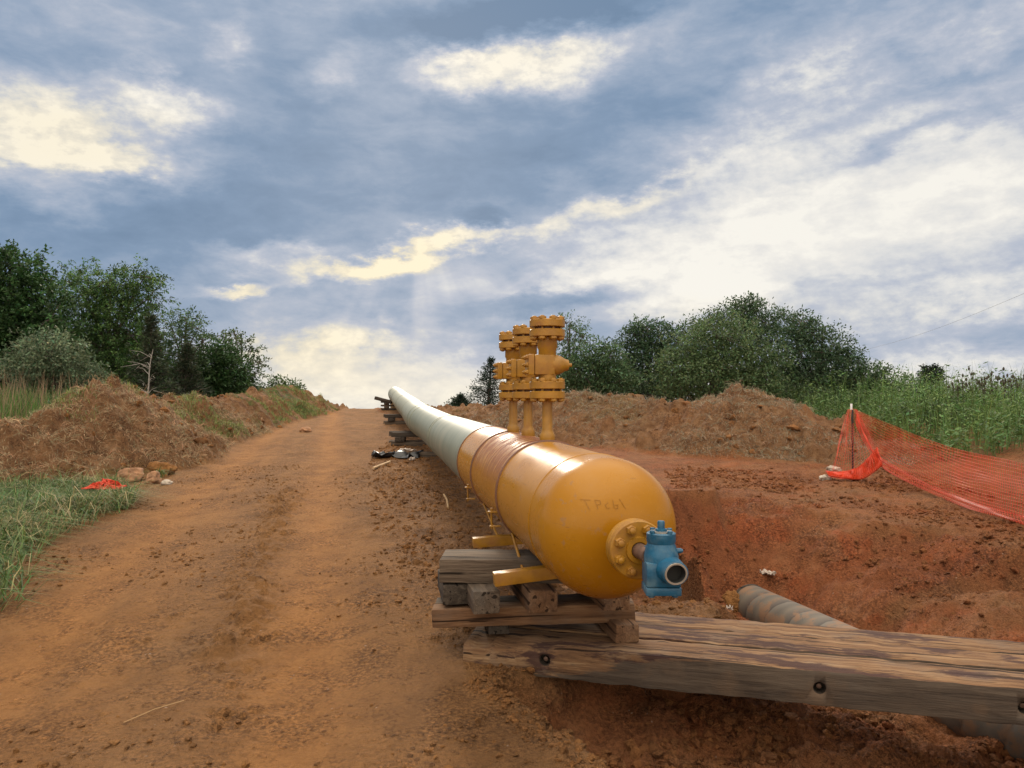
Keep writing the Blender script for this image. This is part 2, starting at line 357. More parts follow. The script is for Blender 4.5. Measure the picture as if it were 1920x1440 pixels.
    return z, dict(road=road, pit=pit, lb=ml, rb=mr, trk=trk, loose=loose, soft=soft, edge=X - eL, rbank=rbank, n=n, t=t, dp=dp, bench=bench)
def zat(x, y):
    z, _ = terrain(np.array([float(x)]), np.array([float(y)])); return float(z[0])

def dirt_material():
    m = bpy.data.materials.new("dirt"); m.use_nodes = True; t = NT(m.node_tree)
    geo = t.n('ShaderNodeNewGeometry').outputs['Position']
    a = t.n('ShaderNodeAttribute', attribute_name='zone'); sc = t.n('ShaderNodeSeparateColor'); t.put(sc, 0, a.outputs['Color'])
    red, green, straw = sc.outputs
    trk = t.n('ShaderNodeAttribute', attribute_name='zone').outputs['Alpha']
    nA = t.noise(geo, .7, 5, .6).outputs['Fac']; nB = t.noise(geo, 5.5, 6, .65).outputs['Fac']; nC = t.noise(geo, 38, 5, .7).outputs['Fac']
    nD = t.noise(t.mapping(geo, sc=(1, 1.0, 1)), 2.0, 4, .6).outputs['Fac']
    base = t.ramp(nA, [(.3, (.25, .122, .046)), (.55, (.30, .148, .056)), (.75, (.285, .152, .066))])
    track = t.ramp(nB, [(.3, (.36, .162, .050)), (.7, (.41, .192, .064))])
    c = t.mix(t.math('MULTIPLY', trk, .95), base, track)
    rc = t.ramp(nA, [(.30, (.235, .075, .031)), (.5, (.31, .105, .042)), (.68, (.29, .135, .062)), (.8, (.33, .165, .08))])
    rc = t.mix(t.maprange(nD, .48, .66), rc, (.33, .092, .034))
    c = t.mix(red, c, rc)
    bc = t.ramp(nB, [(.32, (.15, .072, .034)), (.5, (.245, .125, .058)), (.68, (.32, .185, .096))])
    c = t.mix(straw, c, bc)
    gc = t.ramp(nB, [(.3, (.05, .075, .02)), (.7, (.12, .15, .045))])
    gm = t.math('MULTIPLY', green, t.maprange(nB, .36, .58))
    c = t.mix(gm, c, gc)
    nE = t.noise(t.mapping(geo, sc=(1, .55, 1)), 2.6, 8, .74).outputs['Fac']
    mot = t.maprange(nE, .36, .64)
    c = t.mix(.42, c, t.mix(mot, t.mix(1.0, c, (.60, .58, .60), 'MULTIPLY'), t.mix(1.0, c, (1.22, 1.20, 1.16), 'MULTIPLY')))
    spk = t.maprange(nC, .38, .66)
    c = t.mix(t.math('ADD', .16, t.math('MULTIPLY', t.maprange(t.noise(geo, 1.6, 6, .68).outputs['Fac'], .44, .60), .62)), c, t.mix(spk, t.mix(1.0, c, (.42, .42, .46), 'MULTIPLY'), t.mix(1.0, c, (1.35, 1.32, 1.3), 'MULTIPLY')))
    vo = t.n('ShaderNodeTexVoronoi'); t.put(vo, 'Vector', geo); vo.inputs['Scale'].default_value = 17
    v3 = t.n('ShaderNodeTexVoronoi'); t.put(v3, 'Vector', t.mapping(geo, sc=(1, .7, 1))); v3.inputs['Scale'].default_value = 26
    crumb = t.math('MULTIPLY', t.maprange(v3.outputs['Distance'], .42, .30), t.maprange(t.noise(geo, 3.2, 5, .65).outputs['Fac'], .47, .60))
    rnd = t.n('ShaderNodeSeparateColor'); t.put(rnd, 0, v3.outputs['Color'])
    c = t.mix(t.math('MULTIPLY', crumb, .75), c, t.mix(rnd.outputs[0], t.mix(1.0, c, (.50, .47, .46), 'MULTIPLY'), t.mix(1.0, c, (1.45, 1.4, 1.35), 'MULTIPLY')))
    peb = t.math('MULTIPLY', t.maprange(vo.outputs['Distance'], .16, .10), t.maprange(t.noise(geo, 9, 2).outputs['Fac'], .6, .66))
    c = t.mix(t.math('MULTIPLY', peb, .6), c, (.46, .34, .25))
    v2 = t.n('ShaderNodeTexVoronoi'); t.put(v2, 'Vector', geo); v2.inputs['Scale'].default_value = 42
    crk = t.math('MULTIPLY', t.maprange(v2.outputs['Distance'], .50, .75), t.maprange(t.noise(geo, 7, 4, .6).outputs['Fac'], .45, .62))
    c = t.mix(t.math('MULTIPLY', crk, .45), c, t.mix(1.0, c, (.40, .38, .38), 'MULTIPLY'))
    p = t.n('ShaderNodeBsdfPrincipled'); t.put(p, 'Base Color', c); p.inputs['Roughness'].default_value = .95
    p.inputs['Specular IOR Level'].default_value = .15
    h = t.math('ADD', t.math('MULTIPLY', nC, .7), t.math('MULTIPLY', nB, 1.0))
    h = t.math('ADD', h, t.math('MULTIPLY', crumb, .45))
    h = t.math('ADD', h, t.math('MULTIPLY', t.noise(geo, 120, 3, .6).outputs['Fac'], .35))
    b = t.n('ShaderNodeBump'); b.inputs['Strength'].default_value = 1.0; b.inputs['Distance'].default_value = .085; t.put(b, 'Height', h)
    t.put(p, 'Normal', b.outputs[0])
    o = t.n('ShaderNodeOutputMaterial'); t.put(o, 0, p.outputs[0]); return m
M_DIRT = dirt_material()

def build_terrain():
    ys = [-40, -28, -20, -14, -10, -7, -5, -3.5, -2.4, -1.6, -.9, -.3, .2, .6, .95, 1.25, 1.5, 1.7, 1.9]
    y = 2.05
    while y < 62: ys.append(y); y += max(.011, .0050 * y)
    while y < 4000: ys.append(y); y *= 1.12
    us = list(np.linspace(-.76, .76, 860)); k = .80; ext = []
    while k < 70: ext.append(k); k *= 1.22
    us = [-e for e in reversed(ext)] + us + ext
    ys = np.array(ys); us = np.array(us)
    U, Yg = np.meshgrid(us, ys); Xg = U * (np.maximum(Yg, 1.2) + 2.4)
    X, Y = Xg.ravel(), Yg.ravel()
    Z, mk = terrain(X, Y)
    V = np.stack([X, Y, Z], 1)
    r_, c_ = Xg.shape
    idx = np.arange(r_ * c_).reshape(r_, c_)
    Q = np.stack([idx[:-1, :-1], idx[:-1, 1:], idx[1:, 1:], idx[1:, :-1]], -1).reshape(-1, 4)
    patch = sst(.0, .16, fbm(X, Y, .35, 4, 201))
    field = np.clip(sst(-.2, -.9, mk['edge']) * (1 - mk['lb']) + sst(7.0, 8.2, X - .12 * (Y - 15)) * sst(14, 16.5, Y) * (1 - mk['rb']), 0, 1)
    farL = mk['lb'] * sst(17, 22, Y) * patch
    green = np.clip(field + farL + .25 * mk['rb'] * patch, 0, 1)
    red = np.clip(np.maximum(mk['pit'] * (.68 + .24 * sst(5.2, 7.5, Y)), sst(1.9, 2.7, mk['n']) * sst(5.6, 7, Y) * (1 - mk['rb']) * .62), 0, 1)
    red = np.maximum(red, .75 * np.clip(4 * mk['bench'] * (1 - mk['bench']), 0, 1))
    red = np.maximum(red, .45 * mk['rb'] * sst(.05, .2, fbm(X, Y, .7, 3, 205)))
    straw = np.clip(np.maximum(mk['lb'], mk['rb']) * .9 + mk['soft'] * .55, 0, 1) * (1 - .5 * red)
    zone = np.stack([red, green, straw, mk['trk']], 1)
    fc = lambda a: a[Q].mean(1)
    reg = np.zeros(len(Q), int)
    reg[fc(mk['road']) > .5] = 1; reg[fc(mk['lb']) > .5] = 3; reg[fc(mk['rb']) > .5] = 4; reg[fc(mk['pit']) > .5] = 2
    names = {0: ('ground', None, None), 1: ('dirt_road', None, None), 2: ('excavation', None, None),
             3: ('dirt_bank', 'long straw covered dirt bank with grass tufts along the left edge of the dirt road', 'dirt bank'),
             4: ('spoil_heap', 'long brown heap of dug earth and dead grass behind the yellow valves', 'earth heap')}
    for r, (nm, lab, cat) in names.items():
        q = Q[reg == r]; used = np.unique(q); mp = np.full(len(V), -1); mp[used] = np.arange(len(used))
        o = link(nm, np_mesh(nm, V[used], mp[q], True, {'zone': zone[used]}), M_DIRT)
        if lab: tag(o, lab, cat)
        else: tag(o, kind='structure')
build_terrain()

# ------------------------------------------------------------------ materials
def mat(name, col, rough=.5, metal=0, coat=0, var=.0, vsc=8, bump=0, bsc=60, spec=.5, dust=None, dsc=3):
    m = bpy.data.materials.new(name); m.use_nodes = True; t = NT(m.node_tree)
    co = t.n('ShaderNodeTexCoord').outputs['Object']; c = (*col, 1)
    p = t.n('ShaderNodeBsdfPrincipled'); p.inputs['Roughness'].default_value = rough; p.inputs['Metallic'].default_value = metal
    p.inputs['Coat Weight'].default_value = coat; p.inputs['Coat Roughness'].default_value = .12; p.inputs['Specular IOR Level'].default_value = spec
    if var:
        n = t.noise(co, vsc, 5, .6).outputs['Fac']
        c = t.mix(t.maprange(n, .3, .7), tuple(x * (1 - var) for x in col), tuple(min(1, x * (1 + var)) for x in col))
    if dust:
        n = t.noise(co, dsc, 6, .65).outputs['Fac']; f = t.maprange(n, .46, .74)
        c = t.mix(t.math('MULTIPLY', f, .75), c, dust)
        t.put(p, 'Roughness', t.math('ADD', rough, t.math('MULTIPLY', f, .35)))
    t.put(p, 'Base Color', c)
    if bump:
        b = t.n('ShaderNodeBump'); b.inputs['Strength'].default_value = bump; b.inputs['Distance'].default_value = .01
        t.put(b, 'Height', t.noise(co, bsc, 4, .6).outputs['Fac']); t.put(p, 'Normal', b.outputs[0])
    o = t.n('ShaderNodeOutputMaterial'); t.put(o, 0, p.outputs[0]); return m
YEL = (.345, .142, .004)
def pipe_paint(name, rust=0.0):
    m = bpy.data.materials.new(name); m.use_nodes = True; t = NT(m.node_tree)
    cy = t.n('ShaderNodeAttribute', attribute_name='cyl').outputs['Vector']
    n = t.noise(t.mapping(cy, sc=(1.2, 2.2, 2.2)), 1.0, 6, .6).outputs['Fac']
    c = t.mix(t.maprange(n, .35, .7), YEL, (.37, .160, .009))
    sxyz = t.n('ShaderNodeSeparateXYZ'); t.put(sxyz, 0, cy); top = sxyz.outputs[1]
    streak = t.noise(t.mapping(cy, sc=(24, 3.4, 3.4)), 1.0, 6, .7).outputs['Fac']
    fine = t.noise(t.mapping(cy, sc=(70, 9, 9)), 1.0, 4, .6).outputs['Fac']
    dirt = t.math('MULTIPLY', t.maprange(n, .45, .75), t.maprange(top, -.3, .37))
    c = t.mix(t.math('MULTIPLY', dirt, .35), c, (.33, .175, .075))
    spl = t.math('MULTIPLY', t.maprange(t.noise(cy, 17, 6, .7).outputs['Fac'], .585, .64), t.maprange(t.noise(cy, 1.6, 3).outputs['Fac'], .42, .62))
    spl = t.math('ADD', spl, t.math('MULTIPLY', t.maprange(top, -.18, -.37), t.math('MULTIPLY', t.maprange(t.noise(cy, 6, 6, .7).outputs['Fac'], .40, .66), .8)), clamp=True)
    c = t.mix(t.math('MULTIPLY', spl, .62), c, (.27, .145, .065))
    scr = t.maprange(t.noise(t.mapping(cy, rot=(.3, .9, .5), sc=(3, 90, 12)), 1.0, 2, .4).outputs['Fac'], .70, .73)
    c = t.mix(t.math('MULTIPLY', scr, .5), c, (.17, .075, .02))
    dirt = t.math('MAXIMUM', dirt, t.math('MULTIPLY', spl, 1.6))
    rg = t.math('ADD', .26, t.math('MULTIPLY', dirt, .22))
    if rust:
        f = t.math('MULTIPLY', t.maprange(t.math('ADD', t.math('MULTIPLY', streak, .65), t.math('MULTIPLY', fine, .35)), .44, .52), t.maprange(top, -.10, .27))
        f = t.math('MULTIPLY', f, rust)
        c = t.mix(f, c, t.ramp(fine, [(.35, (.080, .020, .010)), (.65, (.22, .066, .026))]))
        rg = t.math('ADD', rg, t.math('MULTIPLY', f, .55))
    p = t.n('ShaderNodeBsdfPrincipled'); t.put(p, 'Base Color', c); t.put(p, 'Roughness', rg)
    p.inputs['Specular IOR Level'].default_value = .24; p.inputs['Coat Weight'].default_value = .0; p.inputs['Coat Roughness'].default_value = .14
    b = t.n('ShaderNodeBump'); b.inputs['Strength'].default_value = .12; b.inputs['Distance'].default_value = .01
    t.put(b, 'Height', t.noise(t.mapping(cy, sc=(60, 20, 20)), 1.0, 3).outputs['Fac']); t.put(p, 'Normal', b.outputs[0])
    o = t.n('ShaderNodeOutputMaterial'); t.put(o, 0, p.outputs[0]); return m
def green_pipe_mat():
    m = bpy.data.materials.new("pale_green_coating"); m.use_nodes = True; t = NT(m.node_tree)
    cy = t.n('ShaderNodeAttribute', attribute_name='cyl').outputs['Vector']
    n = t.noise(t.mapping(cy, sc=(2.2, .9, .9)), 1.0, 6, .65).outputs['Fac']
    ring = t.noise(t.mapping(cy, sc=(9, .5, .5)), 1.0, 5, .7).outputs['Fac']
    c = t.ramp(n, [(.3, (.125, .15, .115)), (.55, (.175, .19, .145)), (.72, (.235, .225, .165))])
    c = t.mix(t.math('MULTIPLY', t.maprange(ring, .5, .72), .6), c, (.26, .245, .185))
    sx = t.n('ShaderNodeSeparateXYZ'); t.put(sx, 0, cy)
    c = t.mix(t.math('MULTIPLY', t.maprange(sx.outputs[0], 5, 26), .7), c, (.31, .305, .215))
    c = t.mix(t.math('MULTIPLY', t.maprange(t.noise(t.mapping(cy, sc=(14, 5, 5)), 1.0, 5, .7).outputs['Fac'], .58, .72), .5), c, (.28, .19, .11))
    p = t.n('ShaderNodeBsdfPrincipled'); t.put(p, 'Base Color', c); p.inputs['Roughness'].default_value = .5; p.inputs['Specular IOR Level'].default_value = .35
    o = t.n('ShaderNodeOutputMaterial'); t.put(o, 0, p.outputs[0]); return m
def wood(name, dark, mid, light, grey=0.0, rot=0.0, mud=False):
    m = bpy.data.materials.new(name); m.use_nodes = True; t = NT(m.node_tree)
    co = t.n('ShaderNodeTexCoord').outputs['Object']; oi = t.n('ShaderNodeObjectInfo').outputs['Random']
    cc = t.n('ShaderNodeCombineXYZ'); t.put(cc, 0, t.math('MULTIPLY', oi, 37.0)); t.put(cc, 1, t.math('MULTIPLY', oi, 11.0))
    co2 = t.vmath('ADD', co, cc.outputs[0])
    g = t.noise(t.mapping(co2, sc=(1.4, 22, 22)), 1.0, 7, .68, .6).outputs['Fac']
    g2 = t.noise(t.mapping(co2, sc=(6, 110, 110)), 1.0, 4, .6).outputs['Fac']
    blot = t.noise(co2, 3.4, 5, .6).outputs['Fac']
    c = t.ramp(g, [(.28, dark), (.5, mid), (.72, light)])
    c = t.mix(t.math('MULTIPLY', t.maprange(g2, .42, .62), .30), c, dark)
    c = t.mix(t.math('MULTIPLY', t.maprange(blot, .45, .7), .3 + .3 * grey), c, tuple(mid[0] * q for q in (.85, .74, .62)))
    ck = t.maprange(t.noise(t.mapping(co2, sc=(.55, 26, 26)), 1.0, 3, .5, .3).outputs['Fac'], .60, .63)
    c = t.mix(t.math('MULTIPLY', ck, .92), c, tuple(x * .35 for x in dark))
    if rot:
        f = t.maprange(t.noise(t.mapping(co2, sc=(1.6, 6, 6)), 1.0, 6, .7).outputs['Fac'], .52, .60)
        c = t.mix(t.math('MULTIPLY', f, rot), c, (.045, .022, .02))
    if mud:                            # mud-stained outer face of the mat, worn away toward its broken end
        sn = t.n('ShaderNodeSeparateXYZ'); t.put(sn, 0, t.n('ShaderNodeTexCoord').outputs['Normal'])
        so = t.n('ShaderNodeSeparateXYZ'); t.put(so, 0, co)
        edge = t.math('ADD', so.outputs[0], t.math('MULTIPLY', t.math('SUBTRACT', t.noise(t.mapping(co, sc=(2.2, 7, 14)), 1.0, 6, .65).outputs['Fac'], .5), 1.9))
        f = t.math('MULTIPLY', t.maprange(sn.outputs[1], -.45, -.8), t.maprange(t.math('SUBTRACT', edge, t.math('MULTIPLY', so.outputs[2], 5.0)), -2.45, -2.25))
        mudc = t.ramp(g, [(.28, (.034, .025, .019)), (.5, (.072, .054, .040)), (.72, (.115, .088, .065))])
        mudc = t.mix(t.math('MULTIPLY', t.maprange(blot, .5, .68), .6), mudc, (.12, .075, .045))
        c = t.mix(t.math('MULTIPLY', f, .93), c, mudc)
    p = t.n('ShaderNodeBsdfPrincipled'); t.put(p, 'Base Color', c); p.inputs['Roughness'].default_value = .9; p.inputs['Specular IOR Level'].default_value = .2
    b = t.n('ShaderNodeBump'); b.inputs['Strength'].default_value = .6; b.inputs['Distance'].default_value = .012
    t.put(b, 'Height', t.math('ADD', g, t.math('MULTIPLY', g2, .6))); t.put(p, 'Normal', b.outputs[0])
    o = t.n('ShaderNodeOutputMaterial'); t.put(o, 0, p.outputs[0]); return m
def leaf_mat(name, trans=.28, rough=.55):
    m = bpy.data.materials.new(name); m.use_nodes = True; t = NT(m.node_tree)
    a = t.n('ShaderNodeAttribute', attribute_name='col').outputs['Color']
    p = t.n('ShaderNodeBsdfPrincipled'); t.put(p, 'Base Color', a); p.inputs['Roughness'].default_value = rough; p.inputs['Specular IOR Level'].default_value = .3
    tr = t.n('ShaderNodeBsdfTranslucent'); t.put(tr, 0, a)
    mx = t.n('ShaderNodeMixShader'); mx.inputs[0].default_value = trans; t.put(mx, 1, p.outputs[0]); t.put(mx, 2, tr.outputs[0])
    o = t.n('ShaderNodeOutputMaterial'); t.put(o, 0, mx.outputs[0]); return m
M_YP = pipe_paint("yellow_paint"); M_YR = pipe_paint("rusted_yellow_paint", .95); M_GP = green_pipe_mat()
M_YV = mat("yellow_valve_paint", (.325, .150, .008), .42, var=.14, vsc=14, bump=.15, bsc=40, dust=(.27, .115, .03), dsc=9)
M_SEAL = mat("brown_band", (.14, .055, .025), .6, var=.2)
M_BLUE = mat("blue_paint", (.004, .078, .148), .40, coat=.1, var=.22, vsc=16, bump=.2, bsc=50, dust=(.10, .17, .20), dsc=11)
M_STEEL = mat("rusty_steel", (.17, .10, .07), .6, metal=.5, var=.3, vsc=20)
M_BARE = mat("bare_metal", (.42, .38, .32), .4, metal=.8, var=.2)
M_BLACK = mat("dark_bore", (.02, .018, .015), .8)
M_CLAY = mat("silt", (.10, .075, .05), .9)
M_TAPE = None
M_WA = wood("brown_timber", (.070, .034, .017), (.165, .085, .042), (.26, .15, .078))
M_WG = wood("grey_timber", (.042, .029, .020), (.115, .082, .057), (.21, .155, .108), grey=1)
M_WM = wood("mat_timber", (.055, .027, .015), (.18, .095, .046), (.325, .20, .102), rot=.85, mud=True)
M_WF = wood("muddy_timber_face", (.040, .030, .024), (.085, .066, .050), (.135, .107, .082), grey=1, rot=.5)
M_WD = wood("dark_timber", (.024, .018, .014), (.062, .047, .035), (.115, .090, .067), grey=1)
M_LEAF = leaf_mat("foliage", .36); M_GRASS = leaf_mat("grass_blades", .3, .6); M_STRAW = leaf_mat("dry_straw", .15, .8)
M_BARK = mat("bark", (.09, .07, .055), .9, var=.35, vsc=10, bump=.5, bsc=30)
M_PALE = mat("pale_bark", (.33, .29, .25), .9, var=.25, vsc=10)
M_ORANGE = mat("orange_plastic", (.58, .055, .016), .45, var=.12, vsc=3)
M_POST = mat("dark_post_steel", (.035, .022, .02), .6, metal=.3, var=.3)
M_WHITE = mat("white_paint", (.75, .74, .72), .6)
M_ROCK = mat("clay_rock", (.27, .135, .065), .95, var=.35, vsc=6, bump=.6, bsc=25)
M_PALEROCK = mat("pale_rock", (.44, .36, .28), .95, var=.3, vsc=8, bump=.6, bsc=25)
M_PLASTIC = mat("black_plastic", (.012, .012, .014), .35, var=.3)
M_RAG = mat("white_rag", (.40, .32, .26), .8, var=.2)
M_SCRAWL = mat("marker_line", (.25, .10, .006), .6)

# ------------------------------------------------------------------ pipeline with its yellow test head
T_D, T_CAP, T_R3, T_R2, T_R1 = 3.99, 4.235, 5.416, 6.96, 8.20; DOME = .30
PL = empty('pipeline', axis(T_CAP, -ZA), 'long pale green pipe on timber blocks, ending in a glossy yellow dome, with three valves', 'pipeline')
def barrel(t0, t1, m, label=None, k=14):
    b = MB(); b.lathe(axis(0), PD, [(t0 + (t1 - t0) * i / k, PR) for i in range(k + 1)], 96, False, False); o = b.build('barrel_section', m, PL)
    if label: o['label'] = label
barrel(T_CAP, T_R3, M_YP); barrel(T_R3, T_R2, M_YR, 'barrel section streaked with brown rust'); barrel(T_R2, T_R1, M_YP)
cap = MB()
prof = [(T_CAP + .001, PR)] + [(T_D - DOME * math.sin(a), PR * math.cos(a) ** .92) for a in [math.pi / 2 * i / 30 for i in range(30)]] + [(T_D - DOME - .001, .004)]
cap.lathe(axis(0), PD, prof, 96, False, True)
CAP = cap.build('end_cap', M_YP, PL, sharp=60)
for t0, w, h, m, nm in ((T_CAP, .012, .004, M_YP, 'weld_bead'), (T_R3, .014, .012, M_SEAL, 'ring_band'), (T_R2, .014, .012, M_SEAL, 'ring_band'), (T_R1, .009, .009, M_SEAL, 'ring_band')):
    b = MB(); b.lathe(axis(0), PD, [(t0 - w, PR + .0005), (t0 - w * .6, PR + h), (t0 + w * .6, PR + h), (t0 + w, PR + .0005)], 96, False, False); b.build(nm, m, PL)
# green line: straight, then climbing to the crest and over it
ctrl = [axis(T_R1), axis(10.4), axis(12.1), axis(13.7), Vector((-1.667, 16.5, 1.0)), Vector((-2.257, 19.1, 1.103)), Vector((-3.08, 23.9, 1.233)), Vector((-3.95, 28.5, 1.39)),
        Vector((-4.99, 34.3, 1.59)), Vector((-6.03, 40, 1.755)), Vector((-6.72, 44.5, 1.78)), Vector((-7.7, 51, 1.5)), Vector((-9.2, 61, .5)), Vector((-10.8, 72, -1.5))]
def catmull(P, k=8):
    out = []
    for i in range(len(P) - 1):
        p0, p1, p2, p3 = P[max(i - 1, 0)], P[i], P[i + 1], P[min(i + 2, len(P) - 1)]
        for j in range(k):
            u = j / k; out.append(.5 * ((2 * p1) + (p2 - p0) * u + (2 * p0 - 5 * p1 + 4 * p2 - p3) * u * u + (3 * p1 - p0 - 3 * p2 + p3) * u ** 3))
    return out + [P[-1]]
path = catmull(ctrl, 8)
b = MB(); b.tube(path, PR - .002, 64, False); GREEN = b.build('coated_pipe', M_GP, PL)
acc = [0.0]
for p, q in zip(path[:-1], path[1:]): acc.append(acc[-1] + (q - p).length)
def along(L):
    i = max(0, min(len(acc) - 2, int(np.searchsorted(acc, L)) - 1)); u = (L - acc[i]) / (acc[i + 1] - acc[i])
    return path[i].lerp(path[i + 1], u), (path[i + 1] - path[i]).normalized()
M_JOINT = mat("joint_coating", (.20, .205, .14), .55, var=.25)
for L, w in ((4.9, .03), (5.2, .03), (9.8, .04), (10.4, .04), (14.5, .25), (19.5, .25), (25.5, .3), (30.5, .25)):
    p, d = along(L); b = MB()
    b.lathe(p, d, [(-w, PR - .001), (-w * .8, PR + .005), (w * .8, PR + .005), (w, PR - .001)], 64, False, False); b.build('weld_seam', M_JOINT, GREEN)

def hexnut(b, c, ax, r=.018, h=.02, stud=.011, sl=.016):
    ax = Vector(ax); b.lathe(c, ax, [(0, r), (h * .8, r), (h, r * .88)], 6); b.lathe(Vector(c) + ax * h, ax, [(0, stud), (sl, stud), (sl + .003, stud * .7)], 10)
# three small valves on the crown of the rusty section
def valve(t, k):
    base = axis(t, PR - .018, (.03, .03, .015)[k]); VS = (.905, .905, .985); up = Vector((0, 0, 1)); side = PN
    b = MB()
    hN = .33
    b.lathe(base, up, [(0, .060), (.035, .062), (.060, .062), (.075, .052), (.10, .043), (hN, .043)], 24)                     # nozzle
    z0 = hN + .058                                                                                                            # top of lower flange
    Zb = z0 + .014 + .055
    b.lathe(base + up * (Zb - .001), up, [(0, .072), (.04, .072), (.24, .072), (.255, .082), (.33, .082)], 24)                # valve throat
    cz = base + up * (Zb + .125)
    b.box(cz + side * -.035, (.165, .15, .15), Matrix((PN, PD, up)).transposed(), .012)
    b.lathe(cz + side * .03, side, [(0, .078), (.05, .076), (.085, .066), (.115, .048), (.145, .040), (.147, .030)], 24)        # stem bonnet
    b.cyl_(cz + side * .16, cz + side * .205, .014)
    V = b.scale(base, VS).build('valve', M_YV, PL); V['label'] = ('valve nearest the domed end', 'middle of the three valves', 'valve farthest from the domed end')[k]
    c = MB(); c.box(cz + side * -.145, (.050, .155, .155), Matrix((PN, PD, up)).transposed(), .01); c.scale(base, VS).build('side_cover', M_YV, V)
    boltm = []
    for dy in (-.055, .055):
        for dz in (-.055, .0, .055):
            c = MB(); hexnut(c, cz + side * -.168 + PD * dy + up * dz, -side, .016, .018, .009, .010); c.scale(base, VS).build('cover_bolt', M_YV, V)
    fl = [hN, z0 + .014, Zb + .335, Zb + .335 + .055 + .018]
    for i, h in enumerate(fl):
        c = MB(); c.lathe(base + up * h, up, [(0, .139), (.004, .145), (.051, .145), (.055, .139)], 40); c.scale(base, VS).build('flange', M_YV, V)
    for g0, g1 in ((fl[0] + .055, fl[1]), (fl[2] + .055, fl[3])):
        c = MB(); c.lathe(base + up * (g0 - .001), up, [(0, .10), (g1 - g0 + .002, .10)], 24); c.scale(base, VS).build('gasket', M_SEAL, V)
    for j in range(8):
        a = 2 * math.pi * (j + .5) / 8; off = Vector((math.cos(a), math.sin(a), 0)) * .115
        for lo, hi in ((fl[0], fl[1] + .055), (fl[2], fl[3] + .055)):
            c = MB(); p = base + off
            c.cyl_(p + up * (lo - .004), p + up * (hi + .004), .010, seg=8)
            hexnut(c, p + up * hi, up, .0325, .020, .018, .004); hexnut(c, p + up * lo, -up, .0315, .020, .016, .004)
            c.scale(base, VS).build('stud_bolt', M_YV, V)
for k, t in enumerate((5.585, 6.33, 6.97)): valve(t, k)
# outlet nozzle, flange and the blue valve on the dome
tip = axis(T_D - DOME + .035, -.012, -.012); out = -PD; QN = .855
b = MB(); b.lathe(tip, out, [(0, .078), (.10, .070), (.26, .066)], 32); NZ = b.scale(tip, QN).build('outlet_nozzle', M_YP, PL)
fr = .158
c = MB(); c.lathe(tip + out * .255, out, [(0, fr - .006), (.005, fr), (.040, fr), (.045, fr - .005)], 56); c.scale(tip, QN).build('flange', M_YV, NZ)
c = MB(); c.lathe(tip + out * .2995, out, [(0, fr - .012), (.006, fr - .012)], 40); c.scale(tip, QN).build('gasket', M_SEAL, NZ)
c = MB(); c.lathe(tip + out * .305, out, [(0, fr - .006), (.005, fr), (.040, fr), (.046, fr - .006), (.046, .074), (.060, .070), (.060, .046), (.05, .040)], 56); c.scale(tip, QN).build('blind_flange', M_YV, NZ)
upv = Vector((0, 0, 1))
for j in range(8):
    a = 2 * math.pi * (j + .5) / 8; off = (PN * math.cos(a) + upv * math.sin(a)) * .118
    c = MB(); c.cyl_(tip + off + out * .25, tip + off + out * .355, .013, seg=8); hexnut(c, tip + off + out * .351, out, .028, .026, .016, .016); hexnut(c, tip + off + out * .255, -out, .028, .026, .016, .010); c.scale(tip, QN).build('stud_bolt', M_YV, NZ)
c = MB(); c.lathe(tip + out * .355, out, [(0, .041), (.16, .041)], 24); c.scale(tip, QN).build('pipe_nipple', M_STEEL, NZ)
